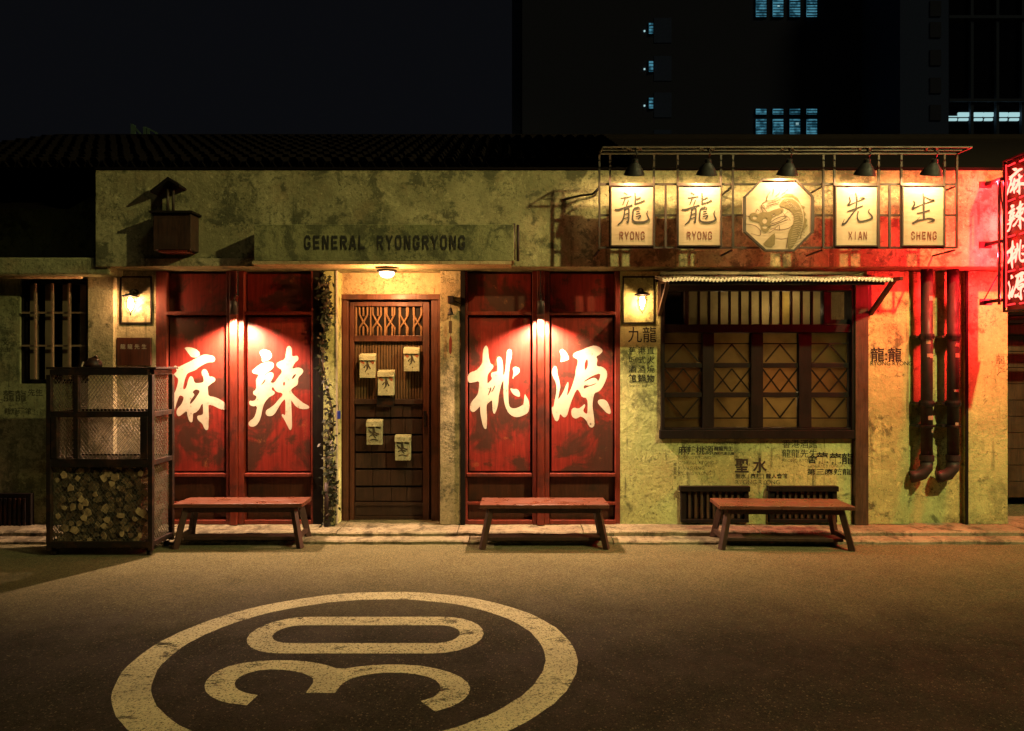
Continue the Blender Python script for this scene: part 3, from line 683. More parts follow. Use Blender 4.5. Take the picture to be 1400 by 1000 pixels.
for tx, px, py, h in (('文', 3, 472, 8), ('先生', 0, 481, 6), ('龍龍', 4, 548, 14), ('先生', 38, 541, 9), ('龍龍酒館', 6, 566, 8)): wt(tx, px, py, h, mat=m_inkfaint, bold=.02, parent=ann)
# alley building at the far right
al = thing('alley_building', (6.5, 1.2, 0), 'dark board-faced building set back beyond the red-lit corner', 'building')
obj('wall', M().box(4.8, 9.5, 1.30, 1.5, 0, 3.2), m_darkwood, al)
for i in range(15): obj('wall_board', M().box(4.82, 9.4, 1.262+random.uniform(0, .012), 1.299, .02+i*.19, .02+i*.19+.182), m_post, al)
for i in range(4): obj('eave_board', M().beam((4.95, .55+i*.12, 2.02+i*.09), (9.2, .50+i*.12, 2.06+i*.09), .10, .03), m_tile, al)
def m_fil(e):
    m = m_filament.copy(); m.name = 'lantern_filament'
    for n in m.node_tree.nodes:
        if n.type == 'EMISSION': n.inputs[1].default_value = e
    return m
# ================================================================== lamps on the wall
def lantern(px, py, lbl, e):
    y = -.10; c = (X(px, y), y, Z(py, y))
    t = thing('wall_lantern', c, lbl, 'lantern', 'caged wall lanterns beside the panels')
    obj('hood', M().lathe(c, [(.0,.115),(.012,.115),(.014,.09),(.040,.082),(.075,.066),(.078,.058),(.0,.062)], 20), m_hood, t, smooth=True)
    obj('glass_jar', M().lathe(c, [(.040,.056),(.043,.0),(.040,-.045),(.026,-.078),(.0,-.09)], 18), m_clear, t, smooth=True)
    obj('bulb', M().lathe(c, [(0,.045),(.016,.04),(.024,.01),(.024,-.025),(.014,-.045),(0,-.05)], 14), m_fil(e), t, smooth=True)
    for k in range(4):
        a = math.pi/4+math.pi/2*k; ca, sa = math.cos(a), math.sin(a)
        obj('cage_wire', M().tube([(c[0]+ca*r, c[1]+sa*r, c[2]+h) for r, h in ((.052,.06),(.054,0),(.050,-.05),(.032,-.088),(.0,-.104))], .0028, 5), m_hood, t)
    obj('cage_ring', M().tube([(c[0]+.053*math.cos(i*math.pi/8), c[1]+.053*math.sin(i*math.pi/8), c[2]+.01) for i in range(17)], .0028, 5), m_hood, t)
    obj('finial', M().lathe(c, [(0,-.102),(.008,-.108),(.008,-.118),(0,-.126)], 8), m_hood, t)
    obj('wall_arm', M().tube([(c[0], y+.0, c[2]+.11), (c[0], y+.04, c[2]+.125), (c[0], -.002, c[2]+.11)], .010, 8), m_hood, t)
    obj('wall_plate', M().cyl((c[0], -.001, c[2]+.11), (c[0], -.012, c[2]+.11), .03, n=16), m_hood, t)
lantern(178.5, 414, 'lit caged lantern between the barred window and the first red panels', 560)
lantern(878, 412, 'lit caged lantern between the second red panels and the wide window', 300)
# tube downlights on the mullions
for px, lbl in ((320, 'small tube downlight shining between the first two red panels'), (739.5, 'small tube downlight shining between the last two red panels')):
    y = -.16; x = X(px, y); z = Z(430, y)
    t = thing('downlight', (x, y, z), lbl, 'spotlight', 'downlights on the red screens')
    obj('lamp_tube', M().lathe((x, y, z), [(.0,.13),(.030,.13),(.036,.12),(.040,.0),(.034,.0),(.030,.02),(.030,.10),(.0,.10)], 20), m_pipe, t, smooth=True)
    obj('bulb_face', M().lathe((x, y, z), [(0,.022),(.028,.022)], 16), m_bulb, t)
    obj('wall_arm', M().tube([(x, y, z+.12), (x, y+.02, z+.19), (x, -.06, z+.20)], .008, 8), m_iron, t)
    obj('conduit', M().tube([(x, -.068, z+.18), (x, -.068, 2.48)], .007, 6), m_iron, t)
    lamp_in('downlight_beam', t, (x, y, z-.012), 520, (1, .58, .37), typ='SPOT', rot=(0, .06, -1), size=R(138), blend=.65, r=.018)
# dome lamp over the door
y = -.30; x = X(529, y)
t = thing('dome_ceiling_lamp', (x, y, 2.49), 'round glowing dome lamp under the soffit above the door', 'ceiling lamp')
obj('lamp_base', M().lathe((x, y, 2.458), [(0,0),(.09,0),(.094,-.012),(.082,-.022),(.0,-.022)], 24), m_hood, t, smooth=True)
obj('glass_dome', M().lathe((x, y, 2.436), [(.072,0),(.070,-.018),(.057,-.038),(.033,-.05),(0,-.055)], 24), m_bulbsoft, t, smooth=True)
lamp_in('dome_light', t, (x, y-.0, 2.345), 60, (1, .46, .17), r=.05)
# dark box with a little hood on the frieze
t = thing('hooded_wall_box', (X(238, -.3), -.26, Z(345, -.3)), 'dark wooden box with two pipes under a small gabled hood high on the left wall', 'box')
bx = obj('box_body', M().pbox(211, 262, 293, 342, -.42, -.252, -.40), m_benchdark, t, bevel=.004)
obj('box_lid', M().pbox(207, 266, 289.5, 292.7, -.45, -.252, -.40), m_darkwood, t, bevel=.003)
obj('box_base_lip', M().pbox(217, 256, 342.3, 345, -.41, -.252, -.40), m_redwood, t)
for px in (229.5, 237): obj('pipe', M().cyl((X(px, -.34), -.34, Z(289.4, -.38)), (X(px, -.34), -.34, Z(256, -.38)), .013, n=10), m_ironlit, t, smooth=True)
ap_ = (X(231, -.38), Z(247, -.38))
for sx, ex in ((-1, X(207, -.38)), (1, X(246, -.38))):
    zz_ = Z(264 if sx < 0 else 256, -.38)
    obj('hood_board', M().prism([(ap_[0], ap_[1]), (ex, zz_), (ex, zz_+.02), (ap_[0], ap_[1]+.03)] if sx > 0 else [(ap_[0]-.001, ap_[1]), (ap_[0]-.001, ap_[1]+.03), (ex, zz_+.02), (ex, zz_)], -.40, -.252), m_darkwood, t)
# ================================================================== framed sign row
YS = -.60
fr = thing('sign_frame', (X(1063, YS), YS, Z(338, YS)), 'long black iron frame holding five signs above the wide window', 'frame')
ws = .017
def vbar(px, c, d, y=YS+.0): obj('upright_bar', M().beam((X(px, y), y, Z(c, y)), (X(px, y), y, Z(d, y)), ws), m_ironlit, fr)
for px in (819.5, 834, 894, 926.5, 985.5, 1002, 1125.5, 1140.5, 1201, 1232, 1291, 1308): vbar(px, 212, 340)
for px in (910, 1216): vbar(px, 253, 339)
def hbar(a, b, py, y=YS, yo=.0, nm='cross_bar', w_=ws): obj(nm, M().beam((X(a, y), y+yo, Z(py, y)), (X(b, y), y+yo, Z(py, y)), w_), m_ironlit, fr)
for py in (251.5, 338.5): hbar(819, 1308, py, yo=.0175)
hbar(819, 835, 294, yo=.0175); hbar(893, 927, 294, yo=.0175); hbar(985, 1016, 294, yo=.0175); hbar(1111, 1141, 294, yo=.0175); hbar(1200, 1233, 294, yo=.0175); hbar(1290, 1308, 294, yo=.0175)
zt = Z(210.5, YS); yt = -.785
x0, x1 = X(820, YS), X(1308, YS)
x0f, x1f = X(824, yt), X(1329, yt)
obj('top_rail', M().beam((x0, YS, zt), (x1, YS, zt), .012), m_ironlit, fr)
obj('top_rail', M().beam((x0f, yt, zt), (x1f, yt, zt), .012), m_ironlit, fr)
obj('top_rail', M().beam((x0f, yt+.09, zt), (x1f-.03, yt+.09, zt), .008), m_ironlit, fr)
for a, b in ((x0, x0f), (x1, x1f)): obj('top_return', M().beam((a, YS-.008, zt), (b, yt+.008, zt), .012), m_ironlit, fr)
for px in (819.5, 1002, 1125.5, 1308):
    for py in (251.5, 338.5): obj('wall_tie', M().beam((X(px, YS), YS+.03, Z(py, YS)-.02), (X(px, YS), -.252, Z(py, YS)-.02), .014), m_iron, fr)
obj('feed_pipe', M().tube([(X(819, YS)+.0, YS+.04, Z(256, YS)), (X(812, YS), -.5, Z(262, YS)), (X(795, -.4), -.36, Z(266, -.4)), (X(770, -.3), -.26, Z(272, -.3))], .011, 8), m_iron, fr, smooth=True)
# signboards
def board(px0, px1, nm, lbl, pinyin, brush, ox, oy, sc_):
    t = thing('hanging_sign', (X((px0+px1)/2, YS), YS, Z(336, YS)), lbl, 'sign', 'signs in the iron frame')
    y0 = YS-.012
    b = obj('sign_board', M().pbox(px0, px1, 255, 335.5, y0, YS+.03, y0), m_board, t, bevel=.002)
    em = M()
    for a, b_, c, d in ((px0-1.6, px0-.1, 253.5, 337), (px1+.1, px1+1.6, 253.5, 337), (px0, px1, 253.5, 254.8), (px0, px1, 335.8, 337)): em.pbox(a, b_, c, d, y0-.012, YS+.02, y0)
    obj('sign_edging', em, m_ironlit, t)
    fn = lambda u, v, o=0: (X(ox+u/sc_, y0), y0-.0025-o*.4, Z(oy+v/sc_, y0))
    obj('brush_character', M().strokes([(p, [q*1.4 for q in w_] if isinstance(w_, (list, tuple)) else w_*1.4) for p, w_ in brush], fn, .0004), m_ink, t)
    n = len(pinyin); a, b2 = {'RYONG': (px0+11, px0+46), 'XIAN': (px0+17, px0+43), 'SHENG': (px0+11, px0+46.5)}[pinyin]
    st = (X(b2, y0)-X(a, y0))/n
    obj('sign_lettering', stencil(pinyin, X(a, y0), Z(327.5, y0), st*.72, Z(317.5, y0)-Z(327.5, y0), st*1.04, y0-.003, .2), m_inkred, t)
LONG = [([(262,188),(288,206)],9),([(228,243),(280,236),(332,226)],[8,12,8]),([(268,256),(245,312)],[11,8]),([(303,268),(285,322)],[11,8]),
 ([(163,366),(205,366),(260,345),(342,320)],[10,18,12,14]),([(267,352),(258,430),(235,490),(195,525)],[10,12,14,10]),([(265,368),(305,352),(308,420),(300,500),(285,490)],[10,12,14,14,6]),
 ([(262,418),(298,405)],8),([(255,462),(298,448)],8),([(374,188),(377,240),(376,302)],[8,13,12]),([(376,302),(420,292),(472,270)],[12,9,13]),([(382,258),(430,238)],[8,11]),
 ([(408,338),(362,358),(350,420),(352,480),(400,500),(480,494),(518,470),(505,430),(500,405),(510,378)],[9,12,13,14,15,16,16,11,8,5]),
 ([(362,364),(412,346),(425,352)],8),([(390,388),(418,382)],9),([(388,416),(425,406)],9),([(384,442),(434,430),(408,468)],[8,12,8])]
XIAN = [([(236,225),(246,290),(212,348),(330,298),(462,240),(400,232)],[8,18,20,10,20,6]),([(330,158),(346,240),(345,330),(330,400)],[8,20,18,12]),([(205,442),(300,408),(435,354)],[14,20,14]),
 ([(340,400),(260,500),(190,600),(140,636),(132,622),(158,558)],[16,18,20,26,12,5]),([(368,440),(352,520),(385,588),(480,578),(570,545),(575,510),(522,440),(545,400)],[14,14,22,18,24,20,9,6])]
SHENG = [([(212,280),(225,325),(196,398),(300,350),(400,312),(520,272),(460,258),(372,215)],[10,18,26,12,10,22,16,5]),([(352,165),(366,260),(362,400),(366,545)],[8,20,22,26]),([(265,466),(360,448),(448,420)],[14,16,18]),
 ([(198,618),(270,580),(360,562),(450,545),(518,570),(470,595),(418,606)],[22,26,14,20,26,14,6]),([(240,585),(310,520)],[6,4])]
board(836, 893, 'a', 'cream sign with a dragon character over RYONG, leftmost in the iron frame', 'RYONG', LONG, 820, 240, 7.78)
board(928, 985, 'b', 'cream RYONG sign directly left of the octagonal dragon sign', 'RYONG', [([(x-711+711*1, y) for x, y in p], w_) for p, w_ in LONG], 820+91.6, 240, 7.78)
board(1143, 1199, 'c', 'cream sign lettered XIAN directly right of the octagonal sign', 'XIAN', XIAN, 1140, 250, 11.11)
board(1234.5, 1290, 'd', 'cream sign lettered SHENG at the red-lit end of the frame', 'SHENG', SHENG, 1230, 250, 11.11)
# octagon
t = thing('octagonal_sign', (X(1063, YS), YS, Z(345, YS)), 'eight-sided cream sign with an ink drawing of a dragon head', 'sign')
y0 = YS-.03
oc = [(1041, 246.5), (1087, 246.5), (1110.5, 270), (1110.5, 317), (1085, 343), (1046, 343), (1017.5, 317), (1017.5, 270)]
obj('sign_board', M().prism([(X(a, y0), Z(b, y0)) for a, b in oc], y0, YS+.02), m_board, t)
em = M()
for i in range(8):
    a, b = oc[i], oc[(i+1) % 8]; em.beam((X(a[0], y0), y0-.005, Z(a[1], y0)), (X(b[0], y0), y0-.005, Z(b[1], y0)), .07-.045, .018)
obj('sign_edging', em, m_ironlit, t)
fo = lambda u, v, o=0: (X(1000+u/8.33, y0), y0-.003-o, Z(230+v/8.33, y0))
m = M()
m.sheet([(530,430),(590,350),(680,340),(760,400),(800,480),(815,580),(800,660),(775,760),(730,860),(680,925),(635,920),(638,800),(650,720),(700,640),(712,580),(700,520),(660,475),(600,450)], (), lambda a, b: fo(a, b, .0), 1)
m.sheet([(500,735),(492,915),(345,880),(400,820),(460,760)], (), lambda a, b: fo(a, b, .0), 1)
m.sheet([(200,560),(215,515),(260,505),(300,530),(340,500),(420,505),(470,480),(560,450),(605,470),(560,520),(470,560),(440,620),(450,680),(400,735),(345,720),(330,640),(290,610),(230,610)], [[(345,600),(380,560),(410,580),(400,625),(365,640)], [(350,665),(385,645),(415,660),(400,690),(360,690)], [(235,560),(270,540),(300,555),(280,585),(245,585)], [(450,535),(480,515),(500,530),(475,555)]], lambda a, b: fo(a, b, .0), 1)
m.sheet([(560,340),(620,295),(690,300),(745,335),(760,350),(790,420),(835,440),(815,475),(845,520),(830,560),(860,590),(845,640),(870,650),(830,700),(800,740),(790,800),(775,820),(790,740),(815,660),(828,580),(815,480),(770,390),(690,328),(600,330)], (), lambda a, b: fo(a, b, .0), 0)
obj('ink_drawing', m, ink('olive_drawing_ink', (.16, .12, .045), .50, .80, 60), t)
ln = [([(160,545),(205,555)],6),([(165,640),(260,655),(325,710),(320,770),(220,745)],[5,7,7,6,4]),([(440,625),(520,570),(620,550),(560,600),(450,640)],9),([(420,670),(540,625),(640,590)],8),([(500,700),(560,705),(640,690),(700,650)],7),
 ([(500,800),(570,808),(640,798)],5),([(380,470),(340,430),(390,380),(470,370),(540,330)],[10,9,8,8,5]),([(400,445),(460,420),(540,395)],9),([(410,410),(480,390),(560,350)],8),([(395,380),(410,320),(440,270)],[10,7,4]),([(470,300),(480,250),(470,215)],[6,5,3]),
 ([(500,320),(540,290),(560,230)],[8,6,3]),([(570,300),(610,270),(650,230)],[7,5,3]),([(440,700),(500,680),(540,650),(545,700)],6),([(640,500),(600,540),(630,560)],6),([(280,500),(290,470),(310,490)],7),([(350,500),(340,450),(365,430),(375,470),(400,500)],8),([(430,740),(460,720),(500,690)],6),
 ([(620,920),(640,800)],6),([(460,540),(490,525)],10),([(560,480),(590,520),(640,560),(670,600)],5)]
for k in range(16):
    a = k/15; u = 640+180*math.sin(a*2.2)*.9; v = 380+a*520
    ln.append(([(u-60, v+20), (u, v), (u+30, v+12)], 4))
sc_l = [([(585+k*14, 400+abs(k-7)*-6+k*9), (610+k*15, 345+k*11)], 3.5) for k in range(12)]
for k in range(15):
    v = 520+k*26; sc_l.append(([(715-max(0, k-4)*6, v), (760-max(0, k-5)*4, v-12), (803-max(0, k-6)*9, v)], 3.5))
obj('scale_lines', M().strokes(sc_l, lambda a, b, o: fo(a, b, .0012+o), .00004), m_board, t)
obj('ink_lines', M().strokes(ln, lambda a, b, o: fo(a, b, .0015+o), .00006), ink('dark_drawing_ink', (.07, .05, .02), .6, .9, 60), t)
# gooseneck cone lamps
LB = ['leftmost cone lamp, above the first RYONG sign', 'cone lamp above the RYONG sign beside the octagonal sign', 'cone lamp above the octagonal dragon sign', 'cone lamp above the XIAN sign', 'rightmost cone lamp, rimmed red, above the SHENG sign']
def cone(px, lbl, e):
    y = -.72; x = X(px, y); z = Z(239.5, y)
    t = thing('cone_lamp', (x, y, z), lbl, 'spotlight', 'black cone lamps over the signs')
    ax = Vector((0, .42, -1)).normalized(); c = Vector((x, y, z)); prof = [(-.0, .092), (.015, .086), (.05, .070), (.085, .046), (.105, .030), (.135, .026), (.14, .0)]
    m = M()
    for (h0, r0), (h1, r1) in zip(prof[:-1], prof[1:]): m.cyl(c-ax*h0, c-ax*h1, r0, max(r1, .001), n=20, caps=False)
    obj('lamp_shade', m, m_hood, t, smooth=True)
    obj('bulb', M().lathe((c-ax*.066)[:], [(0,.022),(.016,.015),(.022,0),(.016,-.015),(0,-.022)], 12), m_bulb, t, smooth=True)
    top = c-ax*.14
    obj('gooseneck', M().tube([top, (x+.01, top.y-.03, top.z+.04), (x, yt+.02, zt-.02), (x, yt+.03, zt+.0)], .008, 6), m_iron, t, smooth=True)
    for d in (-.05, .04): obj('clamp', M().beam((x-.03+d, yt, zt), (x+.03+d, yt+.09, zt+.006), .014), m_iron, t)
    lamp_in('cone_light', t, tuple(c-ax*.030), e, (1, .62, .30), r=.020)
for px, l_ in zip((867, 966, 1076, 1182, 1273), LB): cone(px, l_, 44)
# ================================================================== neon sign
XN = 4.515
t = thing('neon_sign', (XN+.09, -.64, 2.06), 'red neon box sign projecting from the wall at the right edge', 'neon sign')
ya, yb = -.47, -.83; za, zb = 2.06, 3.42
obj('sign_case', M().box(XN+.01, XN+.17, yb, ya, za, zb), flat('dark_red_case', (.10, .012, .010), .4), t, bevel=.005)
fm = M()
for z in (za-.012, zb): fm.box(XN-.02, XN+.19, yb-.01, ya+.01, z, z+.014)
for yy in (ya-.004, yb-.01): fm.box(XN-.02, XN+.0, yy, yy+.014, za+.003, zb-.001)
obj('edge_frame', fm, m_iron, t)
for k, C in enumerate((C1, C2, C3, C4)):
    zc = Z((248.5, 296.5, 347.5, 393)[k], -.6)
    def fnn(u, v, o=0): q = (u-400)/833; return (XN-.012, -.63-q*.30, zc+(500-v)/1000*.27)
    obj('neon_character', glyph(C, fnn, 1), m_neon, t)
for k, z in enumerate((zb-.05, Z(272.5, -.6), Z(322, -.6), Z(370, -.6), za+.05)):
    for yy in ((-.52, -.60), (-.66, -.78)): obj('neon_tube', M().tube([(XN-.012, yy[0], z), (XN-.012, yy[1], z+.004)], .008, 8), m_neonred, t)
for yy in (ya-.02, yb+.02): obj('neon_tube', M().tube([(XN-.010, yy, za+.03), (XN-.010, yy, zb-.03)], .006, 8), m_neonred, t)
for z in (3.27, 2.70, 2.16):
    obj('wall_bracket', M().beam((XN-.03, -.46, z), (XN-.03, -.251, z-.0), .03, .03), m_iron, t)
    obj('bracket_plate', M().box(XN-.09, XN+.02, -.262, -.251, z-.03, z+.03), m_iron, t)
obj('upright_rod', M().cyl((XN-.03, -.43, 2.12), (XN-.03, -.43, 3.28), .012, n=8), m_iron, t)
obj('stay_rod', M().tube([(XN-.03, -.46, 2.45), (XN-.05, -.255, 2.18)], .006, 6), m_iron, t)
obj('supply_cable', M().tube([(XN-.03, -.44, 3.2), (XN-.02, -.46, 3.0), (XN+.0, -.47, 2.9)], .006, 6), m_iron, t)
nl = lamp_in('neon_light', t, (XN-.03, -.65, 2.74), 80, (1, .016, .026), r=.07); nl.data.type = 'AREA'
nl.data.shape = 'RECTANGLE'; nl.data.size = 1.25; nl.data.size_y = .24; nl.rotation_euler = (0, R(90), 0)
for z, dx in ((3.25, -.04), (2.92, .07), (2.58, -.04), (2.20, .07)): lamp_in('neon_glow', t, (XN+dx, -.41, z), 92, (1, .016, .026), r=.03)
# ================================================================== tin awning
t = thing('tin_awning', (X(1063, -.3), -.3, 2.36), 'corrugated tin awning over the wide window with a bright scalloped edge', 'awning')
yf, ybk = -.60, -.002; ax0, ax1 = X(906, yf), X(1221, yf); zf, zbk = Z(382, yf), 2.435
m = M(); n = 520
for j, th in ((0, 0), (1, -.020)):
    for row_ in (0, 1):
        for i in range(n+1):
            u = i/n; xx = ax0+(ax1-ax0)*u; ph = u*62*2*math.pi
            zz2 = .0085*math.sin(ph) + .010*abs(math.sin(u*math.pi*4.2)) 
            yy = yf if row_ == 0 else ybk
            m.v.append((xx if row_ == 0 else ax0+.05+(ax1-ax0-.1)*u, yy, (zf if row_ == 0 else zbk)+zz2+th))
for i in range(n):
    a = i; q = n+1
    m.f += [(a, a+1, a+q+1, a+q), (a+2*q, a+3*q, a+3*q+1, a+2*q+1), (a, a+2*q, a+2*q+1, a+1)]
obj('corrugated_sheet', m, m_tin, t, smooth=False)
obj('front_batten', M().box(ax0+.06, ax1-.06, yf+.03, yf+.055, zf-.045, zf-.014), m_darkwood, t)
obj('back_batten', M().box(ax0+.06, ax1-.06, -.05, -.002, 2.38, 2.43), m_darkwood, t)
for px in (901, 1188):
    x_ = X(px); obj('timber_bracket', M().beam((x_, -.02, Z(430)), (x_+(.02 if px > 1000 else -.0), -.42, 2.36), .035), m_post, t)
    obj('timber_bracket', M().beam((x_, -.02, 2.37), (x_, -.56, 2.345), .03), m_post, t)
    obj('timber_bracket', M().box(x_-.017, x_+.017, -.018, -.001, Z(432), 2.45), m_post, t)
# ================================================================== drain pipes
def pipe(px, lbl):
    y = -.055; x = X(px, y); r = .052
    t = thing('drain_pipe', (x, y, .5), lbl, 'pipe', 'dark drain pipes right of the window')
    obj('pipe_run', M().cyl((x, y, .62), (x, y, 2.52), r, n=20), m_pipe, t, smooth=True)
    obj('pipe_elbow', M().tube([(x, y, .63), (x-.008, y-.005, .56), (x-.05, y+.0, .50), (x-.11, y+.02, .475), (x-.14, y+.03, .47)], [.056,.058,.058,.058,.062], 16), m_pipe, t, smooth=True)
    for z in (1.84, 1.19, .66): obj('pipe_collar', M().cyl((x, y, z-.028), (x, y, z+.028), r+.012, n=20), m_pipe, t, smooth=False)
    for z in (1.84, 1.19, .97):
        obj('pipe_strap', M().cyl((x, y, z-.01), (x, y, z+.01), r+.018, n=20), m_iron, t)
        obj('strap_bolt', M().box(x-.10, x+.08, y+.01, .055, z-.012, z+.012), m_iron, t)
    for k in range(6):
        z = random.choice((2.18, 1.62, 1.45, .93, .82, 1.3, 1.75, 1.05))+random.uniform(-.03, .03); h = random.uniform(.02, .05); a0 = random.uniform(-2.3, -1.2); a1 = a0+random.uniform(.5, 1.3)
        mm = M(); q = 6
        for i in range(q+1):
            a = a0+(a1-a0)*i/q; rr = r+.0015+.0004*k
            mm.v += [(x+rr*math.cos(a), y+rr*math.sin(a), z), (x+rr*math.cos(a), y+rr*math.sin(a), z+h)]
        for i in range(q): mm.f.append((2*i, 2*i+2, 2*i+3, 2*i+1))
        obj('peeled_label', mm, m_band, t)
pipe(1267, 'left one of two dark drain pipes right of the window'); pipe(1303, 'right one of two dark drain pipes right of the window')
# ================================================================== mailboxes on the door
MB_ = [((491.5, 512.5, 484.5, 517), 'pale mailbox on the door slats, upper left'), ((552, 573, 475.5, 508), 'highest pale mailbox, right side of the door slats'), ((516.5, 538.5, 507, 541), 'pale mailbox in the middle of the door, third down'),
       ((501, 522, 575, 608.5), 'pale mailbox low on the left door planks'), ((540, 561, 596, 630), 'lowest pale mailbox, right on the door planks')]
m_motif = ink('dark_printed_motif', (.06, .05, .03), .62, .85, 80); m_motifred = ink('reddish_printed_motif', (.40, .12, .05), .5, .8, 60)
for k, ((a, b, c, d), l_) in enumerate(MB_):
    y = .14; t = thing('mailbox', (X((a+b)/2, y), .19, Z(d, y)), l_, 'mailbox', 'pale mailboxes on the door')
    obj('box_body', M().pbox(a, b, c+5, d, y, .198, y), m_mail, t, bevel=.004)
    xa, xb = X(a-.4, y), X(b+.4, y)
    lid = M(); zt_, zm = Z(c, y), Z(c+8.5, y)
    lid.v = [(xa, .198, zt_+.01), (xb, .198, zt_+.01), (xb, y-.006, zt_-.012), (xa, y-.006, zt_-.012), (xa, y-.014, zm), (xb, y-.014, zm), (xa, .198, zm), (xb, .198, zm)]
    lid.f = [(0,3,2,1), (3,4,5,2), (4,6,7,5), (0,6,4,3), (1,2,5,7), (0,1,7,6)]
    obj('lid', lid, m_mail, t, bevel=.003)
    xm = X((a+b)/2, y); zc = Z((c+d)/2+1, y); yy = y-.002
    fn = lambda u, v, o=0: (xm+u*.075, yy-o, zc+v*.075)
    if k < 3:
        obj('printed_motif', M().strokes([([(0,.7),(.08,.2),(-.05,-.5)], [.12,.42,.06]), ([(-.2,.2),(-.4,-.1)], [.1,.2]), ([(.25,.1),(.4,-.25)], [.12,.2]), ([(-.1,-.4),(-.25,-.65)], .1), ([(.1,-.9),(.2,-1.0)], .1)], fn, .0002), m_motif, t)
        obj('red_motif', M().strokes([([(-.75,.75),(-.45,.5)], [.4,.3]), ([(.5,.8),(.8,.55)], [.3,.4])], fn, .0002), m_motifred, t)
    else:
        sl = [([(-.75,.8),(-.2,.75)], .22), ([(.3,.8),(.8,.7)], .22), ([(-.1,.8),(.0,.1)], [.3,.4]), ([(-.5,.3),(-.1,-.1),(.4,-.3)], .16), ([(-.6,-.4),(-.2,-.2),(.2,-.6)], .14), ([(.1,.1),(.6,-.1)], .18), ([(-.5,-.9),(.0,-.8),(.5,-.95)], .14), ([(-.7,.5),(-.5,.1)], .16)]
        obj('printed_motif', M().strokes(sl, fn, .0002), m_motif, t)
# wind bell on the pier right of the door
x, y = X(616, -.06), -.06
t = thing('wind_bell', (x, y, Z(485, y)), 'little iron bell with a red paper strip hanging right of the door', 'bell')
obj('bracket_box', M().pbox(612, 621, 405, 415, -.08, -.021, y), m_iron, t, bevel=.006)
obj('bracket_arm', M().tube([(x+.03, y, Z(411, y)), (X(630, y), y-.0, Z(416, y))], .006, 6), m_iron, t)
obj('bell', M().lathe((x, y, Z(431, y)), [(0,.075),(.012,.07),(.018,.04),(.028,.01),(.034,0),(.0,.004)], 14), m_iron, t, smooth=True)
obj('cord', M().cyl((x, y, Z(484, y)), (x, y, Z(415, y)), .0018, n=5), m_iron, t)
obj('wooden_tag', M().pbox(613.6, 618, 439, 456, y-.003, y+.003, y), m_post, t); obj('paper_strip', M().prism([(X(p, y), Z(q, y)) for p, q in ((616, 458), (618.2, 466), (617.6, 482), (616, 485), (614, 482), (613.8, 466))], y-.002, y+.001), m_redwood, t)
# key card reader left of the door
x = X(463.5, -.03); t = thing('door_tag', (x, -.035, Z(572)), 'tiny tag with a blue light hanging on the left door jamb', 'tag')
obj('tag_body', M().pbox(461.5, 466, 562, 573, -.045, -.036, -.03), flat('blue_tag', (.03, .05, .35), .4), t, bevel=.002)
obj('tag_cord', M().tube([(x, -.041, Z(561.6, -.03)), (X(462.4, -.03), -.041, Z(549, -.03))], .0022, 5), m_iron, t)
# plaque under the left lantern
t = thing('wooden_plaque', (X(184), -.02, Z(500)), 'dark plaque with four pale characters below the left lantern', 'plaque')
obj('plaque_board', M().pbox(161.5, 208, 462, 500, -.03, -.001, 0), m_redlow, t, bevel=.004)
for i in range(4): obj('pale_character', text_mesh('龍龍先生'[i], X(167+i*9.6), -.0325, Z(477), .052), m_calli, t)
# dry vine on the post
t = thing('climbing_vine', (X(448), -.06, 0), 'dark straggly vine climbing the post left of the door', 'vine')
stem = []
m = M(); m2 = M(); zc = .05
pts = [(X(450)+.035*math.sin(z*2.6)+.02*math.sin(z*7), -.06+.02*math.sin(z*4), z) for z in [i*.05 for i in range(0, 49)]]
for dx in (-.02, .03): obj('vine_stem', M().tube([(p[0]+dx*math.sin(p[2]*5+dx*90), p[1], p[2]) for p in pts], .006, 5), m_post, t)
for i in range(900):
    p = random.choice(pts); s_ = random.uniform(.014, .030); den = math.sin(p[2]*3.1+.6)*.5+.7
    if random.random() > den: continue
    c = Vector((p[0]+random.gauss(0, .030), p[1]-.02+random.gauss(0, .028), p[2]+random.gauss(0, .03)))
    if c.y > -.025: c.y = -.028-random.random()*.03
    a, b = random.uniform(0, 6.28), random.uniform(-1, 1); u = Vector((math.cos(a), .4*b, math.sin(a)))*s_; v = Vector((-math.sin(a), b, math.cos(a)))*s_*.55
    mm = m if random.random() < .8 else m2; q = len(mm.v); mm.v += [tuple(c-u), tuple(c+v), tuple(c+u*1.1), tuple(c-v)]; mm.f.append((q, q+1, q+2, q+3))
obj('vine_leaves', m, m_leaf, t, kind='stuff'); obj('dry_vine_leaves', m2, m_leaf2, t, kind='stuff')
t = thing('bottle_post', (X(446), -.05, 0), 'short narrow brown pipe standing at the foot of the vine', 'pipe')
obj('pipe_run', M().cyl((X(446.5, -.08), -.08, .06), (X(446.5, -.08), -.08, .42), .022, n=14), m_pipe, t, smooth=True)
obj('pipe_foot', M().cyl((X(446.5, -.08), -.08, -.0), (X(446.5, -.08), -.08, .07), .028, n=14), m_iron, t)
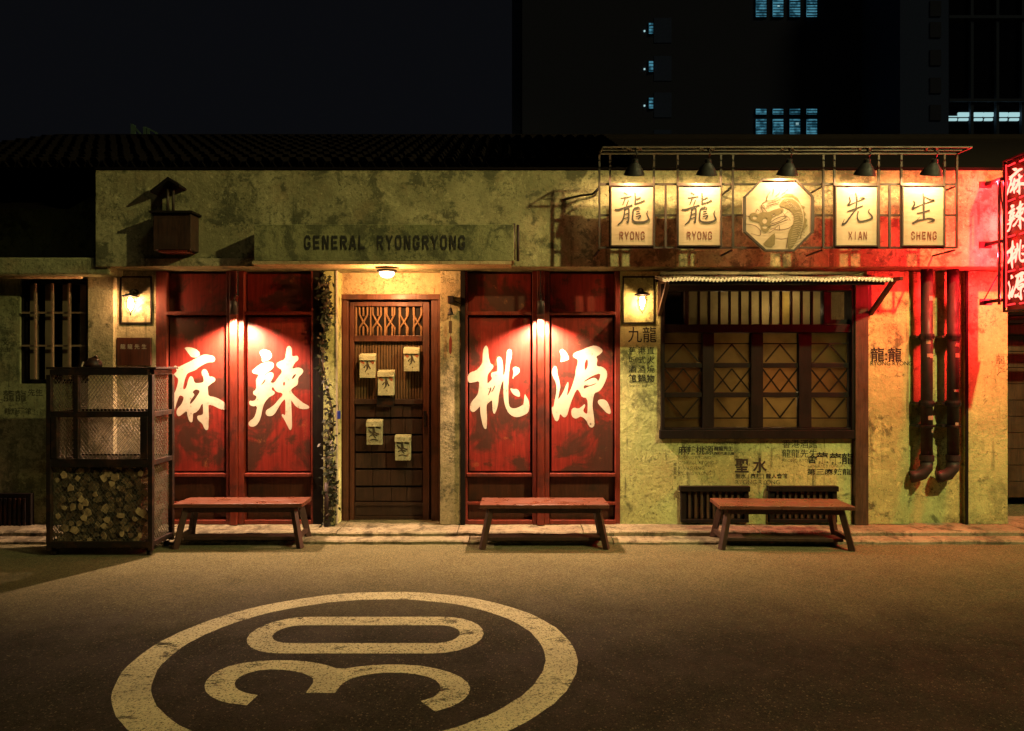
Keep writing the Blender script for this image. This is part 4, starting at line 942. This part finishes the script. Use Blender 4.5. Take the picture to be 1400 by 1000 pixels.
# ================================================================== benches
bn = thing('bench', (0, 0, 0), 'x', 'bench', 'wooden benches along the wall')
L_, Dp, H = 1.15, .34, .40
sd_ = .0
obj('seat', M().box(-L_/2, L_/2, -Dp/2, -.002, H-.034, H), m_bench, bn, bevel=.004)
obj('seat', M().box(-L_/2+.004, L_/2-.003, .002, Dp/2, H-.034, H-.001), m_bench, bn, bevel=.004)
obj('apron', M().box(-L_/2+.07, L_/2-.07, -Dp/2+.045, -Dp/2+.065, H-.085, H-.035), m_benchdark, bn, bevel=.002)
obj('apron', M().box(-L_/2+.07, L_/2-.07, Dp/2-.065, Dp/2-.045, H-.085, H-.035), m_benchdark, bn, bevel=.002)
for sx in (-1, 1):
    for sy in (-1, 1): obj('leg', M().beam((sx*(L_/2-.02), sy*(Dp/2-.015), 0), (sx*(L_/2-.095), sy*(Dp/2-.06), H-.036), .044, .05), m_benchdark, bn, bevel=.003)
    obj('stretcher', M().beam((sx*(L_/2-.04), -Dp/2+.05, .10), (sx*(L_/2-.04), Dp/2-.05, .10), .03, .035), m_benchdark, bn)
obj('foot_board', M().box(-L_/2+.055, L_/2-.055, -.07, .07, .055, .085), m_benchdark, bn, bevel=.003)
zg = -.08; yB = -.47
def place(o, px, lbl, rz, first=False):
    loc = (X(px, -.60), yB, zg)
    if first: o.location = loc; o.rotation_euler = (0, 0, rz); o['label'] = lbl; return o
    return copy_thing(o, loc, lbl, rz)
place(bn, 744, 'long wooden bench in front of the last red panels, right of the door', 0, True)
place(bn, 325, 'long wooden bench beside the firewood cage in front of the first red panels', R(1.0))
b3 = place(bn, 1073, 'long wooden bench below the wide window in front of the vents', R(-2.2)); b3.scale = (1.03, 1.08, .985); b3.location.y -= .02
for o in bpy.data.objects:
    if o.name.startswith('bench') and abs(o.location.x - X(325, -.60)) < .01: o.scale = (1.0, .94, 1.01); o.location.y += .015
# ================================================================== firewood cage
x0, x1, y0, y1, z1 = -3.985, -3.11, -.83, -.48, 1.525
zb_ = .0
t = thing('firewood_cage', ((x0+x1)/2, (y0+y1)/2, zg), 'tall rusty mesh cage on castors half filled with firewood', 'cage')
def cb(p, q, w_=.035, h=None, nm='frame_bar'): obj(nm, M().beam(p, q, w_, h), m_cage, t, bevel=.002)
for xx in (x0, x1):
    for yy in (y0, y1): cb((xx, yy, -.03), (xx, yy, z1-.045), .038)
zl = (.02, .72, 1.14, z1-.022)
for z in zl:
    for yy in (y0, y1): cb((x0+.02, yy-.001, z), (x1-.02, yy-.001, z), .036, .05 if z != zl[1] else .07)
    for xx in (x0, x1): cb((xx+.001, y0+.02, z), (xx+.001, y1-.02, z), .03, .042)
cb((x0+.235, y0, .76), (x0+.235, y0, z1-.05), .04); cb((x1-.05, y0+.002, .76), (x1-.05, y0+.002, 1.12), .06); cb((x0+.05, y0+.002, .76), (x0+.05, y0+.002, 1.12), .05)
obj('top_board', M().box(x0-.02, x1+.05, y0-.02, y1+.03, z1+.004, z1+.022), m_cage, t, bevel=.003)
obj('bottom_board', M().box(x0+.02, x1-.02, y0+.02, y1-.02, -.012, -.002), m_cage, t)
obj('shelf', M().box(x0+.02, x1-.02, y0+.03, y1-.02, .735, .742), m_cage, t)
for sx, xx in ((1, x0+.03), (-1, x1-.03)):
    for yy in (y0+.03, y1-.03):
        c = obj('castor', M().cyl((xx-.014, yy, zg+.024), (xx+.014, yy, zg+.024), .024, n=16), m_iron, t, smooth=False)
        obj('castor_fork', M().box(xx-.022, xx+.022, yy-.012, yy+.012, zg+.04, -.03), m_iron, c)
m = M(); dxx, slope = .032, 1.35
def lattice(fn, W_, H_, zb0):
    n = int((W_+H_/slope)/dxx)
    for sgn in (0, 1):
        for i in range(-int(H_/slope/dxx), int(W_/dxx)+1):
            u0 = i*dxx; a = max(0, -u0); ta, tb = a*slope, min(H_, (W_-u0)*slope)
            if tb <= ta: continue
            p = (u0+ta/slope, ta); q = (u0+tb/slope, tb)
            if sgn: p = (W_-p[0], p[1]); q = (W_-q[0], q[1])
            m.beam(fn(p[0], p[1]+zb0, sgn*.0022), fn(q[0], q[1]+zb0, sgn*.0022), random.uniform(.0042, .0056), .002)
H1 = z1-.03
lattice(lambda u, v, o: (x0+u, y0+.016+o, v), x1-x0, H1, .0); lattice(lambda u, v, o: (x0+u, y1-.012-o, v), x1-x0, H1, .0)
lattice(lambda u, v, o: (x1-.012-o, y0+u, v), y1-y0, H1, .0); lattice(lambda u, v, o: (x0+.012+o, y0+u, v), y1-y0, H1, .0)
obj('wire_mesh', m, m_mesh, t, kind='stuff')
# logs: cut ends face the street
logs = []
for k in range(9):
    n_ = random.choice((5, 6, 7, 4)); r = random.uniform(.028, .050); a0 = random.random()*6
    wedge = k % 3 != 0
    pr = []
    for i in range(n_):
        a = a0+i*2*math.pi/n_; rr = r*random.uniform(.55, 1.15); pr.append((rr*math.cos(a), rr*math.sin(a)*.85))
    hl = random.uniform(.115, .14)
    lg = thing('firewood_log', (0, 0, 0), 'split firewood log stacked inside the mesh cage', 'log', 'firewood logs in the cage')
    obj('bark', M().prism(pr, -hl, hl), m_bark, lg)
    obj('cut_face', M().prism([(p*.97, q*.97) for p, q in pr], -hl-.006, -hl-.0005), m_logend, lg)
    logs.append([lg, False])
zrow = .035; row_ = 0
while zrow < .66:
    xx = x0+.065+(.04 if row_ % 2 else 0)
    while xx < x1-.06:
        lg = logs[random.randrange(9)]
        loc = (xx, (y0+y1)/2+random.uniform(-.035, .025), zrow+random.uniform(-.018, .018)+.012*math.sin(xx*9)*row_/6)
        rot = random.choice((0, 1.2, 2.4, 3.9, 5.1)) if True else 0
        if not lg[1]: o = lg[0]; lg[1] = True; o.location = loc
        else:
            o = lg[0].copy(); COL.objects.link(o); o.location = loc
            for ch in lg[0].children: c2 = ch.copy(); COL.objects.link(c2); c2.parent = o
        o.rotation_euler = (random.uniform(-.05, .05), rot+random.uniform(-.3, .3), random.uniform(-.14, .14))
        xx += random.uniform(.050, .080)
    zrow += .052; row_ += 1
for lg in logs:
    if not lg[1]:
        for ch in list(lg[0].children): bpy.data.objects.remove(ch)
        bpy.data.objects.remove(lg[0])
# dark cloth bundle and a pale scrap on top of the cage
cx_, cy_ = X(128, -.66), -.66; tz = z1+.022
t = thing('dark_bundle', (cx_, cy_, tz), 'small dark crumpled bundle lying on top of the firewood cage', 'bundle')
m = M().lathe((cx_+.0, cy_, tz), [(0,.088),(.02,.085),(.045,.068),(.062,.045),(.070,.02),(.066,.0),(0,0)], 14)
m.v = [(a+random.uniform(-.008,.008), b+random.uniform(-.008,.008), max(c+random.uniform(-.006,.006), tz)) for a, b, c in m.v]
obj('cloth', m, m_iron, t, smooth=True)
obj('pale_fold', M().beam((cx_-.06, cy_-.072, tz+.004), (cx_-.045, cy_-.074, tz+.045), .012, .006), m_calli, t); obj('knot', M().lathe((cx_+.02, cy_, tz+.085), [(0,.02),(.014,.012),(.016,0),(.008,-.01)], 8), m_iron, t)
# ================================================================== what stands behind, high up
TY = 34.; ts = S(TY)
tw = thing('office_tower', (X(970, TY), TY, 0), 'nearly black tower block with a few blue-lit windows behind the roof', 'building')
obj('tower_wall', M().box(X(714, TY), X(1230, TY), TY, TY+12, 0, Z(-160, TY)), m_tower, tw)
m_lit = NT('lit_office_glass'); _e = m_lit.node('ShaderNodeEmission', {0: m_lit.mix(m_lit.step(m_lit.noise(2.4, 4, .6), .4, .6), (.02, .10, .15), (.10, .38, .52)), 1: .55}); m_lit.t.links.new(_e.outputs[0], m_lit.out.inputs[0]); m_lit = m_lit.m
m_cool = glow('cool_ceiling_light', (.45, .75, .78), .85)
def twin(a, b, c, d, lit, k=5, nm='window'):
    o = obj(nm, M().pbox(a-1, b+1, c-1, d+1, TY-.06, TY-.001, TY), m_mull if lit is None else m_tower, tw)
    obj('pane', M().pbox(a, b, c, d, TY-.10, TY-.061, TY), lit or m_glassdark, o)
    for i in range(k): z = c+(d-c)*(i+.6)/k; obj('blind_slat', M().pbox(a, b, z, z+random.uniform(.4, 1.4), TY-.14, TY-.101, TY), m_tower, o)
for i, a in enumerate((1033, 1056, 1079, 1102)):
    twin(a, a+14, -3, 24, m_lit, 7); twin(a, a+14, 150, 157, m_lit, 2); twin(a, a+14, 164, 188, m_lit, 6)
    twin(a, a+14, -70, -45, None, 3)
    obj('window_spot', M().pbox(a+6, a+9, 8+i, 10+i, TY-.105, TY-.1005, TY) if i == 1 else M().pbox(a+8, a+12, 167+i, 170+i, TY-.105, TY-.1005, TY), m_cool, tw) if i in (1, 2) else None
for c in (33, 85, 135, 186): twin(887, 892.5, c, c+14, m_lit, 3, 'stair_window'); obj('stair_lamp', M().pbox(880, 882, c+9, c+11, TY-.05, TY-.002, TY), m_cool, tw); obj('balcony_plate', M().pbox(894, 918, c-8, c+26, TY-.03, TY-.002, TY), m_towerB, tw)
obj('tower_fin', M().pbox(700, 712, -160, 240, TY+1, TY+3, TY), m_towerB, tw)
t2 = thing('concrete_stair_tower', (X(1250, 30.), 30, 0), 'bluish grey concrete stair tower with a column of small openings', 'building')
obj('tower_wall', M().box(X(1230.5, 30), X(1297, 30), 30, 38, 0, Z(-160, 30)), m_towerB, t2)
for c in (-40, 2, 31, 69, 107, 144): obj('opening', M().pbox(1271, 1286, c, c+21, 29.95, 29.999, 30), m_tower, t2)
t3 = thing('gridded_glass_building', (X(1370, 30.), 30, 0), 'dark glass building with grey mullions and one bright strip of lights', 'building')
obj('glass_wall', M().box(X(1297.3, 30), X(1560, 30), 30.3, 40, 0, Z(-160, 30)), m_glassdark, t3)
for a in (1331, 1366, 1401, 1436, 1471): obj('mullion', M().pbox(a-2, a+2, -160, 260, 30.1, 30.29, 30), m_mull, t3)
for c in (-90, 23, 137, 220): obj('transom', M().pbox(1298, 1558, c-2, c+2, 30.0, 30.09, 30), m_mull, t3)
for a, b in ((1300, 1313), (1314, 1328.5), (1335, 1348), (1349.5, 1362), (1370, 1382), (1384, 1398), (1405, 1432)):
    obj('lit_strip_window', M().pbox(a, b, 152+(5 if a < 1310 else 0), 157.5, 30.2, 30.299, 30), m_cool, t3); obj('lit_strip_window', M().pbox(a+1, b-1, 160, 163, 30.2, 30.299, 30), m_cool, t3)
# small rack on the roof
xr_, yr_ = X(196, 2.6), 2.6
t = thing('rooftop_rack', (xr_, yr_, Z(200, yr_)), 'small greenish metal rack standing on the dark roof ridge', 'rack')
mg = flat('dull_green_metal', (.035, .06, .045), .5)
for px, c in ((181, 170), (184, 172), (198, 174), (203, 176), (214, 182)): obj('rack_upright', M().beam((X(px, yr_), yr_, Z(c, yr_)), (X(px, yr_), yr_, Z(206, yr_)), .03), mg, t)
obj('rack_panel', M().pbox(181, 184, 172, 196, yr_-.01, yr_+.01, yr_), mg, t)
for a, b, c, d in ((181, 171, 198, 190), (198, 174, 214, 182), (184, 192, 212, 196)): obj('rack_brace', M().beam((X(a, yr_), yr_, Z(b, yr_)), (X(c, yr_), yr_, Z(d, yr_)), .02), mg, t)
t = tag(obj('overhead_wire', M().tube([(X(214, yr_), yr_, Z(186, yr_)), (X(270, yr_), yr_, Z(191, yr_)), (X(350, yr_), yr_, Z(198, yr_))], .008, 5), m_iron), 'thin wire running right from the rooftop rack', 'wire')

# ================================================================== street lamp across the road, beyond the right edge of the frame
lx, ly, lz = 5.6, -4.8, 6.4
t = thing('street_lamp', (8.3, -5.4, -.08), 'tall grey street lamp on the near side of the road lighting the whole front', 'street lamp')
obj('pole', M().cyl((8.3, -5.4, -.08), (8.3, -5.4, 5.9), .085, .05, n=16), m_iron, t, smooth=True)
obj('arm', M().tube([(8.3, -5.4, 5.85), (8.1, -5.3, 6.3), (7.2, -5.1, 6.62), (lx+.2, ly-.05, 6.6)], .03, 8), m_iron, t, smooth=True)
obj('lamp_head', M().box(lx-.28, lx+.28, ly-.13, ly+.13, lz+.10, lz+.24), m_iron, t, bevel=.03)
obj('lens', M().box(lx-.2, lx+.2, ly-.09, ly+.09, lz+.075, lz+.0995), m_bulbsoft, t)
lamp_in('street_light', t, (lx, ly, lz), 2100, (1, .87, .34), typ='SPOT', rot=(-.45, .45, -.75), size=R(150), blend=.3, r=.09)
